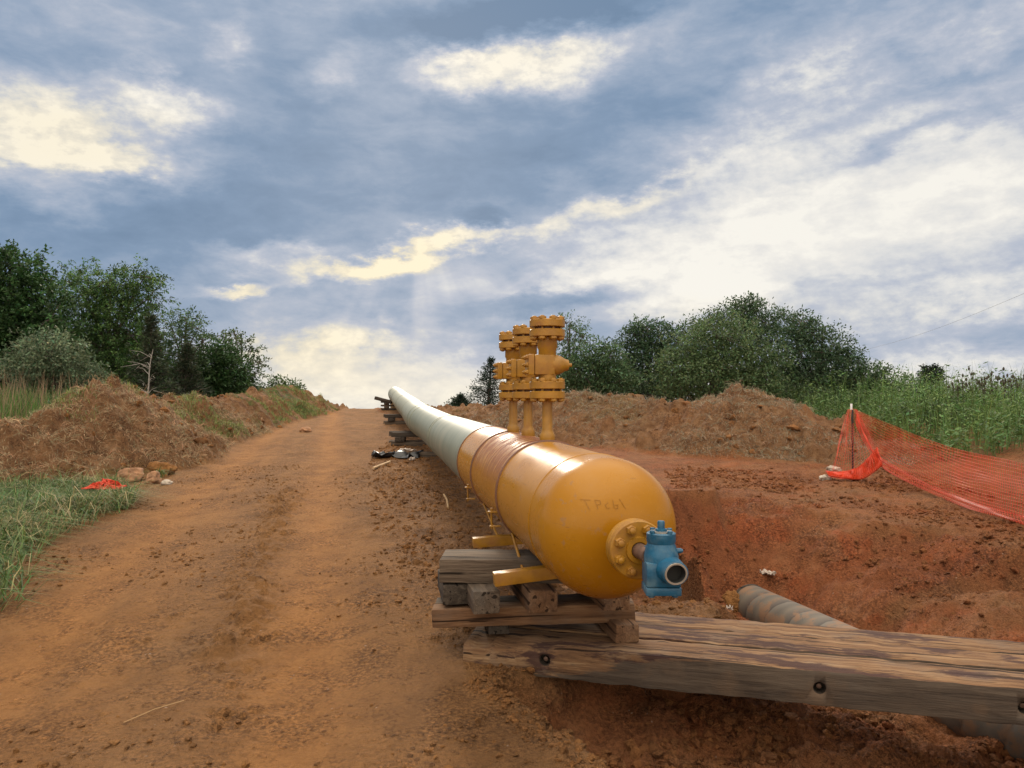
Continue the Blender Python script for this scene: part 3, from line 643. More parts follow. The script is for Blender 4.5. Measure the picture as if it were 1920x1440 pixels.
def blue_valve():
    QB = (.86, .86, .78); o = tip + out * (.50 * QN)
    # valve axes: turned on the nipple so its open outlet looks back toward the road
    f = (out + PN * -.10).normalized(); f = Vector((-.02, -1, 0)).normalized(); s = f.cross(upv) * -1; s = Vector((1, 0, 0))
    M = Matrix((s, f, upv)).transposed()
    c0 = o + Vector((.052, -.026, .0))
    b = MB()
    w = .175
    b.box(c0 + upv * -.085, (w, .165, .135), M, .012)
    b.lathe(c0 + upv * -.02, upv, [(0, .088), (.03, .088), (.06, .082), (.10, .070), (.11, .074), (.155, .074), (.16, .068)], 32)
    b.lathe(c0 + Vector((-.03, .05, .0)) , out * -1, [(-.06, .062), (.03, .060), (.05, .052)], 24)
    b.lathe(c0 + Vector((.025, -.03, -.055)), Vector((.18, -1, -.04)), [(0, .080), (.05, .074), (.075, .068), (.115, .066), (.118, .062), (.118, .050)], 36, True, False)
    V = b.scale(c0, QB).build('blue_valve', M_BLUE, PL); V['label'] = 'blue valve with an open round outlet'
    ax = Vector((.18, -1, -.04)).normalized(); oc = c0 + Vector((.025, -.03, -.055))
    c = MB(); c.lathe(oc, ax, [(.1185, .060), (.121, .059), (.121, .050), (.118, .049)], 36, False, False); c.scale(c0, QB).build('outlet_rim', M_BARE, V)
    c = MB(); c.lathe(oc, ax, [(.12, .0495), (.064, .0495), (.064, .001)], 36, False, False); c.scale(c0, QB).build('outlet_bore', M_BLACK, V)
    c = MB(); c.box(c0 + upv * -.176, (w + .004, .17, .045), M, .008); c.scale(c0, QB).build('bottom_plate', M_BLUE, V)
    for dx in (-.06, .06):
        c = MB(); c.lathe(c0 + upv * -.198 + s * dx + f * .055, -upv, [(0, .017), (.012, .017)], 6); c.scale(c0, QB).build('plate_bolt', M_BLUE, V)
    c = MB(); c.lathe(c0 + upv * .14, upv, [(0, .055), (.008, .055)], 28); c.scale(c0, QB).build('stem_collar', M_BARE, V)
    for k in range(4):
        a = math.pi / 2 * k + .6; p = c0 + upv * .14 + Vector((math.cos(a), math.sin(a), 0)) * .062
        c = MB(); c.lathe(p, upv, [(0, .013), (.014, .013), (.016, .011)], 6); c.scale(c0, QB).build('cover_bolt', M_BLUE, V)
    c = MB(); c.lathe(c0 + upv * .148, upv, [(0, .030), (.012, .030), (.014, .019), (.05, .019), (.056, .016)], 20); c.scale(c0, QB).build('stem', M_BLUE, V)
    c = MB(); c.lathe(c0 + s * .075 + upv * .035, s, [(0, .015), (.028, .015), (.028, .010), (.036, .010)], 8); c.scale(c0, QB).build('grease_fitting', M_BLUE, V)
blue_valve()
# scrawled letters on the dome
def scrawl():
    def on_cap(u, v):            # u right, v up on the dome, metres from its centre
        r2 = min(.96, (u * u + v * v) / PR ** 2)
        return axis(T_D - DOME * math.sqrt(1 - r2 ** 1.087) - .004, v, u)
    ou, ov, k = -.20, .135, .050
    strokes = [[(0, 1), (.95, 1)], [(.4, 1), (.8, -.1)], [(1.35, 1), (1.6, .05)], [(1.4, 1), (1.85, .95), (1.9, .6), (1.5, .5)], [(2.6, .75), (2.3, .5), (2.45, .15), (2.75, .2)],
               [(3.1, 1.05), (3.15, .2), (3.5, .1), (3.6, .5), (3.2, .5)], [(3.8, 1.1), (4.35, .05)]]
    b = MB()
    for st in strokes:
        pts = []
        for (x0, y0), (x1, y1) in zip(st[:-1], st[1:]): pts += [on_cap(ou + (x0 + (x1 - x0) * q / 6) * k, ov + (y0 + (y1 - y0) * q / 6) * k * .9) for q in range(6)]
        pts.append(on_cap(ou + st[-1][0] * k, ov + st[-1][1] * k * .9))
        b.tube(pts, .0009, 5)
    b.build('scrawled_marking', M_SCRAWL, CAP)
scrawl()
# clamp crossbars slung under the barrel by rods
for p0, p1, rt, rb in ((Vector((-.115, 4.915, .492)), Vector((.46, 5.01, .545)), axis(T_R3, -.27, -.262), Vector((.085, 4.955, .545))),
                       (Vector((-.33, 6.55, .415)), Vector((.50, 6.70, .455)), axis(T_R2, -.27, -.262), Vector((-.10, 6.62, .46)))):
    ax_ = (p1 - p0).normalized(); sd_ = Vector((-ax_.y, ax_.x, 0)).normalized(); Mx = Matrix((ax_, sd_, ax_.cross(sd_))).transposed()
    b = MB(); b.box((p0 + p1) / 2, ((p1 - p0).length, .085, .080), Mx, .004); AR = b.build('clamp_crossbar', M_YV, PL)
    c = MB(); c.cyl_(rb - Vector((0, 0, .06)), rt, .0095, seg=10); c.lathe(rb - Vector((0, 0, .012)), (0, 0, 1), [(0, .02), (.02, .02)], 6); c.build('clamp_rod', M_YV, AR)
for t0 in (5.62, 7.16):
    b = MB(); p = axis(t0, -.15, -.352)
    b.box(p + Vector((-.02, 0, 0)), (.07, .026, .011), None, .002); b.cyl_(p + Vector((-.03, 0, 0)), p + Vector((-.026, 0, -.125)), .007, seg=8)
    b.box(p + Vector((.0, 0, -.105)), (.085, .026, .011), None, .002); b.cyl_(p + Vector((-.026, 0, .0)), p + Vector((-.026, 0, .028)), .012, seg=8)
    b.build('rod_bracket', M_YV, PL)

# ------------------------------------------------------------------ timbers
def timber_mesh(L, W, H, bev=.010, seed=0, rag=.004):
    bm = bmesh.new(); bmesh.ops.create_cube(bm, size=1.0)
    for v in bm.verts: v.co = Vector((v.co.x * L, v.co.y * W, v.co.z * H))
    bmesh.ops.bevel(bm, geom=bm.edges[:], offset=bev, segments=2, affect='EDGES', profile=.55)
    ed = [e for e in bm.edges if abs(e.verts[0].co.x - e.verts[1].co.x) > L * .5]
    bmesh.ops.subdivide_edges(bm, edges=ed, cuts=max(3, int(L / .06)), use_grid_fill=True)
    r = random.Random(seed)
    from mathutils import noise as mn
    for v in bm.verts:
        d = mn.noise_vector(v.co * 9 + Vector((seed * 3.1, 0, 0))) * rag + mn.noise_vector(v.co * 30 + Vector((seed, 0, 0))) * rag * .5
        v.co += Vector((d.x * .8, d.y, d.z))
    me = bpy.data.meshes.new('timber'); bm.to_mesh(me); bm.free()
    me.polygons.foreach_set('use_smooth', [True] * len(me.polygons)); me.set_sharp_from_angle(angle=R(40)); return me
NT_ = [0]
def timber(label, c, size, m, yaw=0, roll=0, tilt=0, group='timbers under the pipe', name='timber', bev=.010):
    NT_[0] += 1
    me = timber_mesh(*size, bev=bev, seed=NT_[0]); me.materials.append(m)
    o = bpy.data.objects.new(name, me); COL.objects.link(o); o.location = c
    o.rotation_euler = (roll, tilt, yaw); return tag(o, label, 'timber', group)
aP = math.atan2(PD.y, PD.x)        # along the pipe
# timber mat bridging the dig
MY = math.atan2(-.285, 1.0)
mdir = Vector((math.cos(MY), math.sin(MY), 0)); mperp = Vector((-math.sin(MY), math.cos(MY), 0))
mat_org = Vector((-.325, 5.05, 0)); MT, MH = .079, .204
MATT = empty('timber_mat', mat_org + Vector((0, 0, MT - MH)), 'wide weathered timber mat of bolted beams bridging the dug hole', 'timber mat')
def cut(o, cutter):
    """bore the cutter's shape out of a mesh for good"""
    m = o.modifiers.new('bore', 'BOOLEAN'); m.object = cutter; m.operation = 'DIFFERENCE'; m.solver = 'EXACT'
    dg = bpy.context.evaluated_depsgraph_get(); me = bpy.data.meshes.new_from_object(o.evaluated_get(dg)); o.modifiers.clear(); o.data = me
    bpy.data.objects.remove(cutter)
for k, (w, y0, l0, l1, dz) in enumerate(((.315, .0, .0, 6.6, 0), (.292, .335, .03, 6.5, .004), (.30, .648, .0, 6.6, -.005))):
    me = timber_mesh(l1 - l0, w, MH, .018, 40 + k, .009); me.materials.append(M_WM)
    
    if k == 0:                         # rotted, broken near corner at the left end
        from mathutils import noise as mn
        for v in me.vertices:
            x = v.co.x + (l1 - l0) / 2
            if v.co.y < 0 and v.co.z > 0 and x < 1.0:
                f = (1 - x) ** .7 * (.6 + .7 * abs(mn.noise(Vector((x * 5, 1, 0))))); v.co.z -= f * .075; v.co.y += f * .035
            if x < .5 and v.co.z < 0: v.co.z += .03 * (1 - x / .5)
    o = bpy.data.objects.new('beam', me); COL.objects.link(o); o.parent = MATT
    wp = mat_org + mdir * (l0 + l1) / 2 + mperp * (y0 + w / 2) + Vector((0, 0, MT - MH / 2 + dz))
    o.location = wp - MATT.location; o.rotation_euler = (0, 0, MY)
    if k == 0:
        bpy.context.view_layer.update()
        pts = [mat_org + mdir * xh + Vector((0, 0, MT - MH / 2 + (.0 if xh > .6 else .006))) for xh in (.55, 2.17, 3.2, 4.3)]
        cb = MB()
        for p in pts: cb.lathe(p + mperp * .085, -mperp, [(0, .036), (.16, .036)], 24)
        cut(o, cb.build('cutter', M_BLACK))
        inv = (Matrix.Translation(wp) @ Matrix.Rotation(MY, 4, 'Z')).inverted()
        for p in pts:
            for nm, m, prof_ in (('bolt_hole_lining', M_WD, [(0, .034), (.07, .0355)]), ('bolt', M_STEEL, [(0, .014), (.045, .014), (.047, .010)])):
                b = MB(); b.lathe(p + mperp * .0848, -mperp, prof_, 20, True, nm == 'bolt'); h = b.build(nm, m, None); h.parent = o; h.matrix_parent_inverse = inv
# the stack under the barrel
g1 = 'timbers stacked under the domed end'
timber('short square timber end resting on the mat, lowest in the stack', (.675, 5.30, MT + .058), (.72, .158, .116), M_WA, aP, group=g1)
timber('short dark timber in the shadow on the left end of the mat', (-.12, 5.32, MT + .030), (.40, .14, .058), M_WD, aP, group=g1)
timber('long red brown beam lying crosswise above the mat', (.14, 5.155, .213), (1.33, .150, .122), M_WA, R(-1), 0, R(-2.0), group=g1)
timber('grey crosswise beam right behind the long red brown beam', (.10, 5.315, .214), (1.24, .150, .118), M_WG, R(-.5), 0, R(-1.8), group=g1)
timber('timber end with a cracked dark face, under the left part of the broad grey beam', (-.235, 5.26, .349), (.74, .172, .142), M_WG, aP + R(2), group=g1)
timber('timber end with a smooth brown face, below the nearer yellow crossbar', (.130, 5.26, .352), (.74, .186, .140), M_WA, aP + R(1), group=g1)
timber('timber end half hidden right below the yellow dome', (.605, 5.26, .355), (.70, .175, .128), M_WA, aP, group=g1)
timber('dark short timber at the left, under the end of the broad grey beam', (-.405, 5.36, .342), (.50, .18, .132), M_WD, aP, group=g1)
timber('broad grey beam carrying the barrel on top of the stack', (.145, 5.27, .498), (1.24, .36, .156), M_WG, R(-1.5), group=g1)
# cribs farther up the line
def crib(Y, dx, rows, what):
    c = min(path, key=lambda p: abs(p.y - Y)); Y = c.y; gz = zat(c.x - .5, Y) - .02; H = c.z - PR - gz + .01; hb = max(.09, H / rows)
    for r in range(rows):
        for s in ((0,) if r % 2 else (-1, 1)):
            if r % 2 == 0: loc = (c.x + dx, Y + s * .30, gz + hb * (r + .5)); yaw = R(3 + 6 * random.uniform(-1, 1)); sz = (1.35 + .15 * s, .22, hb - .004)
            else: loc = (c.x + dx - .42, Y, gz + hb * (r + .5)); yaw = aP + R(random.uniform(-5, 5)); sz = (.95, .24, hb - .004)
            lay = 'top' if r == rows - 1 else ('bottom', 'second', 'third', 'fourth', 'fifth')[r]
            timber(f'{ {0: "lengthwise", -1: "nearer", 1: "farther"}[s] } timber in the {lay} layer of {what}', loc, sz, random.choice((M_WG, M_WD, M_WD)), yaw, group='timbers under the green pipe')
crib(19.5, -.05, 3, 'the crib nearest the black plastic sheet'); crib(28.0, -.08, 3, 'the middle crib under the green pipe'); crib(38.6, -.05, 5, 'the last crib at the crest')
timber('dark timber slanting up and out of the last crib at the crest', (-6.35, 38.2, zat(-6.35, 38.2) + .50), (.9, .2, .16), M_WD, R(-15), 0, R(14), group='timbers under the green pipe')
timber('timber lying flat under the pipe beside the black plastic sheet', (-1.55, 16.4, zat(-1.9, 16.4) + .05), (1.5, .18, .14), M_WG, R(3), group='timbers under the green pipe')

# ------------------------------------------------------------------ old pipe in the dig
def tape_mat():
    m = bpy.data.materials.new("grey_tape_wrap"); m.use_nodes = True; t = NT(m.node_tree)
    cy = t.n('ShaderNodeAttribute', attribute_name='cyl').outputs['Vector']
    sx = t.n('ShaderNodeSeparateXYZ'); t.put(sx, 0, cy)
    ang = t.math('DIVIDE', t.math('ARCTAN2', sx.outputs[2], sx.outputs[1]), 6.2832)
    wob = t.math('MULTIPLY', t.math('SUBTRACT', t.noise(cy, 7, 4).outputs['Fac'], .5), .22)
    ph = t.math('FRACT', t.math('ADD', t.math('ADD', t.math('MULTIPLY', sx.outputs[0], 2.9), ang), wob))
    c = t.ramp(ph, [(.0, (.06, .047, .036)), (.05, (.135, .112, .088)), (.35, (.095, .078, .060)), (.6, (.13, .103, .075)), (.92, (.085, .065, .05)), (1, (.055, .043, .034))])
    n = t.noise(cy, 6, 6, .65).outputs['Fac']
    c = t.mix(t.math('MULTIPLY', t.maprange(n, .46, .62), .85), c, (.20, .105, .052))
    c = t.mix(t.math('MULTIPLY', t.maprange(t.noise(cy, 11, 5).outputs['Fac'], .6, .7), .6), c, (.055, .065, .06))
    p = t.n('ShaderNodeBsdfPrincipled'); t.put(p, 'Base Color', c); p.inputs['Roughness'].default_value = .8
    b = t.n('ShaderNodeBump'); b.inputs['Strength'].default_value = .5; b.inputs['Distance'].default_value = .005
    t.put(b, 'Height', t.math('ADD', ph, t.math('MULTIPLY', n, .6))); t.put(p, 'Normal', b.outputs[0])
    o = t.n('ShaderNodeOutputMaterial'); t.put(o, 0, p.outputs[0]); return m
OP = empty('buried_pipe', OLD0, 'grey tape wrapped pipe uncovered at the bottom of the dug hole', 'pipe')
d = OLD1 - OLD0; LL = d.length
b = MB(); b.lathe(OLD0, d, [(LL * i / 40, OLDR) for i in range(41)], 56, False, False); b.build('wrapped_shell', tape_mat(), OP)
b = MB(); b.lathe(OLD0, d, [(.012, OLDR + .002), (-.02, OLDR + .009), (-.032, OLDR + .004), (-.032, OLDR - .03), (.0, OLDR - .03)], 56, False, True); b.build('end_ring', M_WD, OP)

# ------------------------------------------------------------------ orange barrier netting and its post
pb = at(1601, 884, 13.0); pt = at(1596, 757, 12.95); pb.z = zat(pb.x, pb.y) - .25
PO = empty('fence_post', (pb.x, pb.y, pb.z + .25), 'dark steel post with a white top at the end of the orange netting', 'post')
ax = (pt - pb).normalized(); Ln = (pt - pb).length
b = MB(); b.box(pb + ax * (Ln - .10) / 2, (.032, .007, Ln - .10), None, .001); b.box(pb + ax * (Ln - .10) / 2 + Vector((0, .016, 0)), (.007, .030, Ln - .10), None, .001)
for q in range(18): b.box(pb + ax * (.3 + q * .055) + Vector((0, -.008, 0)), (.014, .012, .018))
b.build('steel_shaft', M_POST, PO)
b = MB(); b.box(pb + ax * (Ln - .05), (.034, .009, .10), None, .001); b.box(pb + ax * (Ln - .05) + Vector((0, .017, 0)), (.009, .032, .10), None, .001); b.build('white_top', M_WHITE, PO)
NETT = empty('barrier_netting', (pb.x, pb.y, pb.z + .25), 'long sagging orange plastic barrier netting strung from the white topped post', 'netting')
def net(name, top, bot, nu, nv, thick, wav=.03, seed=0, warp=None):
    """ruled net between two rails, cell by cell, as real strands"""
    top = catmull([Vector(p) for p in top], 24); bot = catmull([Vector(p) for p in bot], 24)
    def samp(P, u): x = u * (len(P) - 1); i = min(int(x), len(P) - 2); return P[i].lerp(P[i + 1], x - i)
    from mathutils import noise as mn
    V = []; Fq = []
    for i in range(nu + 1):
        for j in range(nv + 1):
            u, v = i / nu, j / nv
            p = samp(top, u).lerp(samp(bot, u), v)
            nz = mn.noise_vector(Vector((u * 9 + seed, v * 2.2, seed))) * wav * math.sin(math.pi * min(1, v * .9 + .06))
            V.append(p + nz)
    for i in range(nu):
        for j in range(nv): a = i * (nv + 1) + j; Fq.append((a, a + 1, a + nv + 2, a + nv + 1))
    me = bpy.data.meshes.new(name); me.from_pydata([tuple(v) for v in V], [], Fq)
    o = link(name, me, M_ORANGE, NETT)
    w = o.modifiers.new('strands', 'WIREFRAME'); w.thickness = thick; w.use_even_offset = False; w.use_replace = True
    return o
P_ = lambda px, py, Y: at(px, py, Y)
net('net_panel', [P_(1604, 768, 12.89), P_(1680, 800, 12.03), P_(1780, 838, 10.50), P_(1920, 870, 8.50), P_(2300, 960, 5.92)],
    [P_(1606, 800, 12.84), P_(1650, 868, 12.22), P_(1780, 928, 10.50), P_(1920, 972, 8.45), P_(2320, 1120, 5.87)], 165, 16, .0066, .05, 3)
net('net_hem', [P_(1607, 775, 12.80), P_(1622, 815, 12.51), P_(1652, 858, 12.03), P_(1780, 925, 10.41), P_(1920, 968, 8.40), P_(2320, 1110, 5.83)],
    [P_(1607, 785, 12.75), P_(1632, 842, 12.37), P_(1662, 882, 11.84), P_(1790, 944, 10.22), P_(1925, 986, 8.26), P_(2340, 1135, 5.73)], 165, 7, .0080, .03, 9)
net('net_end', [P_(1590, 768, 13.16), P_(1597, 766, 13.11), P_(1606, 768, 13.11)], [P_(1556, 889, 12.63), P_(1590, 893, 12.54), P_(1650, 852, 12.54)], 20, 24, .0062, .05, 5)
net('net_fold', [P_(1548, 884, 12.41), P_(1590, 884, 12.37), P_(1620, 868, 12.22), P_(1645, 838, 12.13)], [P_(1556, 893, 12.22), P_(1592, 898, 12.18), P_(1622, 896, 12.03), P_(1654, 872, 11.94)], 34, 12, .024, .05, 8)
# crumpled scrap of the same netting by the roadside
def scrap():
    c = at(196, 932, 10.9); c.z = zat(c.x, c.y) + .14
    from mathutils import noise as mn
    V, Fq = [], []
    n = 22
    for i in range(n + 1):
        for j in range(n + 1):
            u, v = i / n - .5, j / n - .5; q = Vector((u * 5, v * 5, 2))
            V.append((c.x + u * .46 + .12 * mn.noise(q), c.y + v * .4 + .1 * mn.noise(q + Vector((9, 0, 0))), c.z + .05 + .13 * max(0, 1 - 4 * (u * u + v * v)) * (.6 + mn.noise(q * 1.7))))
    for i in range(n):
        for j in range(n): a = i * (n + 1) + j; Fq.append((a, a + 1, a + n + 2, a + n + 1))
    me = bpy.data.meshes.new('netting_scrap'); me.from_pydata(V, [], Fq); o = link('netting_scrap', me, M_ORANGE)
    w = o.modifiers.new('strands', 'WIREFRAME'); w.thickness = .014; w.use_even_offset = False
    tag(o, 'crumpled scrap of orange netting in the grass at the roadside', 'netting scrap')
scrap()

# ------------------------------------------------------------------ small loose things
def rock_mesh(name, r, seed, flat=.7):
    bm = bmesh.new(); bmesh.ops.create_icosphere(bm, subdivisions=4, radius=1)
    from mathutils import noise as mn
    for v in bm.verts:
        p = v.co.copy(); s = Vector((seed * 7.3, seed * 1.7, 0))
        k = 1 + .42 * mn.noise(p * 1.1 + s) + .22 * mn.noise(p * 2.6 + s) + .10 * mn.noise(p * 6 + s) + .05 * mn.noise(p * 14 + s)
        v.co = Vector((p.x * k * r, p.y * k * r * .85, p.z * k * r * flat))
    me = bpy.data.meshes.new(name); bm.to_mesh(me); bm.free(); me.polygons.foreach_set('use_smooth', [True] * len(me.polygons)); return me
def rock(label, px, py, Y, r, m, seed, flat=.7, group='rocks at the roadside'):
    c = at(px, py, Y); z = zat(c.x, c.y); o = link('rock', rock_mesh('rock', r, seed, flat), m); o.location = (c.x, c.y, z + r * flat * .45); o.rotation_euler = (0, 0, seed)
    tag(o, label, 'rock', group)
rock('large flat tan clay lump at the foot of the left bank', 245, 893, 12.9, .21, M_ROCK, 1)
rock('round brown rock between the tan lump and the road', 288, 900, 12.7, .15, M_ROCK, 2, .8)
rock('rugged brown clod above the round brown rock on the left bank', 302, 876, 13.6, .22, M_DIRT, 3)
rock('small pale stone to the right of the round brown rock', 312, 904, 12.5, .08, M_PALEROCK, 4)
rock('flattish brown lump alone far up the middle of the road', 573, 812, 24, .20, M_ROCK, 5, .55)
rock('upper pale stone at the left end of the orange netting', 1562, 866, 13.3, .11, M_PALEROCK, 6, .6)
rock('lower pale stone touching the left tip of the orange netting', 1547, 886, 12.4, .10, M_PALEROCK, 7, .6)
rock('reddish clod against the far end of the buried grey pipe', 1374, 1120, 8.2, .12, M_DIRT, 8, 1.1)
def crumple(name, c, sx, sy, h, m, label, cat, seed, group=None, n=18, rot=0):
    from mathutils import noise as mn
    V, Fq = [], []
    for i in range(n + 1):
        for j in range(n + 1):
            u, v = i / n - .5, j / n - .5; q = Vector((u * 4 + seed, v * 4, seed))
            x, y = u * sx + .25 * sx * mn.noise(q), v * sy + .25 * sy * mn.noise(q + Vector((5, 5, 0)))
            X_, Y_ = c.x + x * math.cos(rot) - y * math.sin(rot), c.y + x * math.sin(rot) + y * math.cos(rot)
            V.append((X_, Y_, c.z + .015 + h * max(0, .35 + mn.noise(q * 1.3) + .5 * mn.noise(q * 3))))
    for i in range(n):
        for j in range(n): a = i * (n + 1) + j; Fq.append((a, a + 1, a + n + 2, a + n + 1))
    me = bpy.data.meshes.new(name); me.from_pydata(V, [], Fq); me.polygons.foreach_set('use_smooth', [True] * len(me.polygons))
    o = link(name, me, m); s = o.modifiers.new('thickness', 'SOLIDIFY'); s.thickness = .004
    return tag(o, label, cat, group)
def gpt(px, py, Y): c = at(px, py, Y); c.z = zat(c.x, c.y); return c
crumple('plastic_sheet', gpt(745, 853, 16.3), 1.0, .5, .13, M_PLASTIC, 'crumpled black plastic sheet on the soil left of the green pipe', 'plastic sheet', 3)
crumple('rag', gpt(764, 845, 16.4) + Vector((0, 0, .12)), .32, .16, .05, M_RAG, 'white rag lying across the black plastic sheet', 'rag', 5)
crumple('rag', gpt(773, 856, 15.9), .11, .09, .08, M_RAG, 'small white scrap in front of the black plastic sheet', 'rag', 6)
crumple('rag', gpt(1440, 1078, 8.75), .17, .07, .05, M_RAG, 'crumpled pale rag on red soil behind the buried grey pipe', 'rag', 7, rot=-.8)
crumple('rag', gpt(1364, 1103, 7.4), .09, .07, .045, M_RAG, 'small white scrap on the ledge left of the buried grey pipe', 'rag', 8)
b = MB(); p, q = gpt(700, 872, 14.3), gpt(731, 856, 15.3); b.tube([p + Vector((0, 0, .03)), q + Vector((0, 0, .04))], .024, 6)
tag(b.build('wooden_stake', mat("pale_wood", (.42, .28, .15), .8, var=.2)), 'thin pale wooden stake lying on the dirt left of the pipe', 'stake')
b = MB(); b.tube([gpt(232, 1312, 4.15) + Vector((0, 0, .012)), gpt(290, 1296, 4.3) + Vector((0, 0, .016)), gpt(345, 1279, 4.42) + Vector((0, 0, .014))], .0026, 6)
tag(b.build('dry_stalk', mat("stalk", (.38, .23, .10), .8)), 'single thin dry stalk lying on the road in the left foreground', 'stalk')
b = MB(); b.tube([gpt(832, 925, 11) + Vector((0, 0, .03)), gpt(838, 935, 10.6) + Vector((0, 0, .05)), gpt(840, 950, 10.1) + Vector((0, 0, .03))], .014, 6)
tag(b.build('dry_stalk', bpy.data.materials['stalk']), 'short curved pale stick on the loose soil beside the yellow barrel', 'stalk')
# power line far right
b = MB(); a0, a1 = at(1560, 668, 60), at(1990, 520, 34)
b.tube([a0.lerp(a1, u) - Vector((0, 0, .5 * math.sin(math.pi * u))) for u in [i / 20 for i in range(21)]], .006, 5)
tag(b.build('power_line', mat("wire", (.22, .22, .22), .6)), 'thin overhead wire slanting across the sky at the right', 'wire')

# ------------------------------------------------------------------ vegetation
def quads(p, dr, sd, l, w, bend=None):
    """N rhombic leaves"""
    l = l[:, None]; w = w[:, None]
    mid = p + dr * l * .5; tipp = p + dr * l
    if bend is not None: tipp = tipp + bend
    V = np.stack([p, mid + sd * w * .5, tipp, mid - sd * w * .5], 1).reshape(-1, 3)
    return V, np.arange(len(V)).reshape(-1, 4)
def unit(a): return a / np.maximum(1e-9, np.linalg.norm(a, axis=-1, keepdims=True))
def rcol(base, n, var, clump=None):
    k = 1 + var * rng.normal(size=(n, 1)); k = np.clip(k, .35, 1.9)
    if clump is not None: k = k * clump
    c = np.array(base)[None, :] * k; c[:, 0] *= (1 + .15 * rng.normal(size=n)).clip(.6, 1.6)
    return np.concatenate([np.clip(c, 0, 1), np.ones((n, 1))], 1)
def tree(name, label, cat, base, Y, blobs, col, leaf=(.13, .07), dens=1.0, trunk=.14, group=None, bark=None, dark=.45, clump_r=.34, droop=.2, per=16, branches=True, spray=0):
    """blobs: (px, py, rx, ry[, depth offset]) crown masses; leaves sit on twigs spread through each mass"""
    B = at(base[0], base[1], Y); B.z = zat(B.x, B.y) - .05
    T = empty(name, B, label, cat, group)
    cents, tips = [], []
    Vs, Cs = [], []
    for bl in blobs:
        px, py, rx, ry = bl[:4]; dY = bl[4] if len(bl) > 4 else random.uniform(-.5, .5)
        c = at(px, py, Y + dY); k = (Y + dY) / F; a, h = rx * k, ry * k; dpt = (a + h) / 2
        cents.append((c, a, h))
        nc = int(dens * 62 * (a * h + a * dpt + h * dpt) ** .92) + 8
        u = unit(rng.normal(size=(nc, 3))); rr = rng.random(nc) ** .42 * np.where(rng.random(nc) < .10, 1.28, 1)
        lump = 1 + .22 * np.sin(u[:, 0] * 5 + px) * np.sin(u[:, 2] * 4 + py) + .12 * np.sin(u[:, 1] * 9 + px)
        pc = np.array(c)[None] + u * rr[:, None] * lump[:, None] * np.array([a, dpt, h])[None]
        tips += [Vector(x) for x in pc[::max(1, nc // 9)]]
        n = nc * per; ci = np.repeat(np.arange(nc), per)
        tw = unit(u[ci] * 1.0 + .8 * rng.normal(size=(n, 3)) * np.array([1, 1, .6]))
        pp = pc[ci] + tw * (rng.random(n) ** .6)[:, None] * clump_r * (.6 + .8 * rng.random(nc))[ci][:, None]
        if spray:
            ax_ = unit(u + .5 * rng.normal(size=(nc, 3)) * np.array([1, 1, .5]) + np.array([0, 0, .25])); f_ = rng.random(n)
            pp = pc[ci] + ax_[ci] * (f_ * spray)[:, None] - np.array([0, 0, 1.]) * (.35 * spray * f_ ** 2)[:, None] + rng.normal(size=(n, 3)) * .05
        dr = unit(tw + .7 * rng.normal(size=(n, 3)) - np.array([0, 0, droop]))
        sd = unit(np.cross(dr, unit(rng.normal(size=(n, 3)) * .8 + np.array([0, 0, 1.]))) )
        L = leaf[0] * (.6 + .8 * rng.random(n)); W = leaf[1] * (.6 + .8 * rng.random(n))
        V, _ = quads(pp, dr, sd, L, W); Vs.append(V)
        cl = (1 + dark * rng.normal(size=nc) * .55).clip(.45, 1.9)[ci][:, None]
        Cs.append(np.repeat(rcol(col, n, .18, cl), 4, 0))
    V = np.concatenate(Vs); Cc = np.concatenate(Cs)
    me = np_mesh('crown', V, np.arange(len(V)).reshape(-1, 4), False, {'col': Cc}); link('crown', me, M_LEAF, T)
    b = MB(); zs = [c.z - h * .2 for c, a, h in cents]; top = max(zs)
    mean = sum((c for c, a, h in cents), Vector()) / len(cents)
    tp = [B, B.lerp(mean, .35) + Vector((.12, 0, 0)), B.lerp(mean, .75), Vector((mean.x, mean.y, top))]
    b.tube(catmull(tp, 5), [trunk * (1 - .75 * i / 15) for i in range(16)], 8)
    if branches:
        for c, a, h in cents:
            s = B.lerp(mean, random.uniform(.35, .8)); m = s.lerp(c, .5) + Vector((0, 0, .1 * (c - s).length))
            b.tube(catmull([s, m, c], 4), [trunk * .42 * (1 - .7 * i / 8) for i in range(9)], 6)
        for tpnt in tips:
            c = min(cents, key=lambda q: (q[0] - tpnt).length)[0]
            b.tube([c, c.lerp(tpnt, .5) + Vector((0, 0, .06)), tpnt], [trunk * .14, trunk * .10, trunk * .05], 4)
    b.build('trunk', bark or M_BARK, T)
    return T
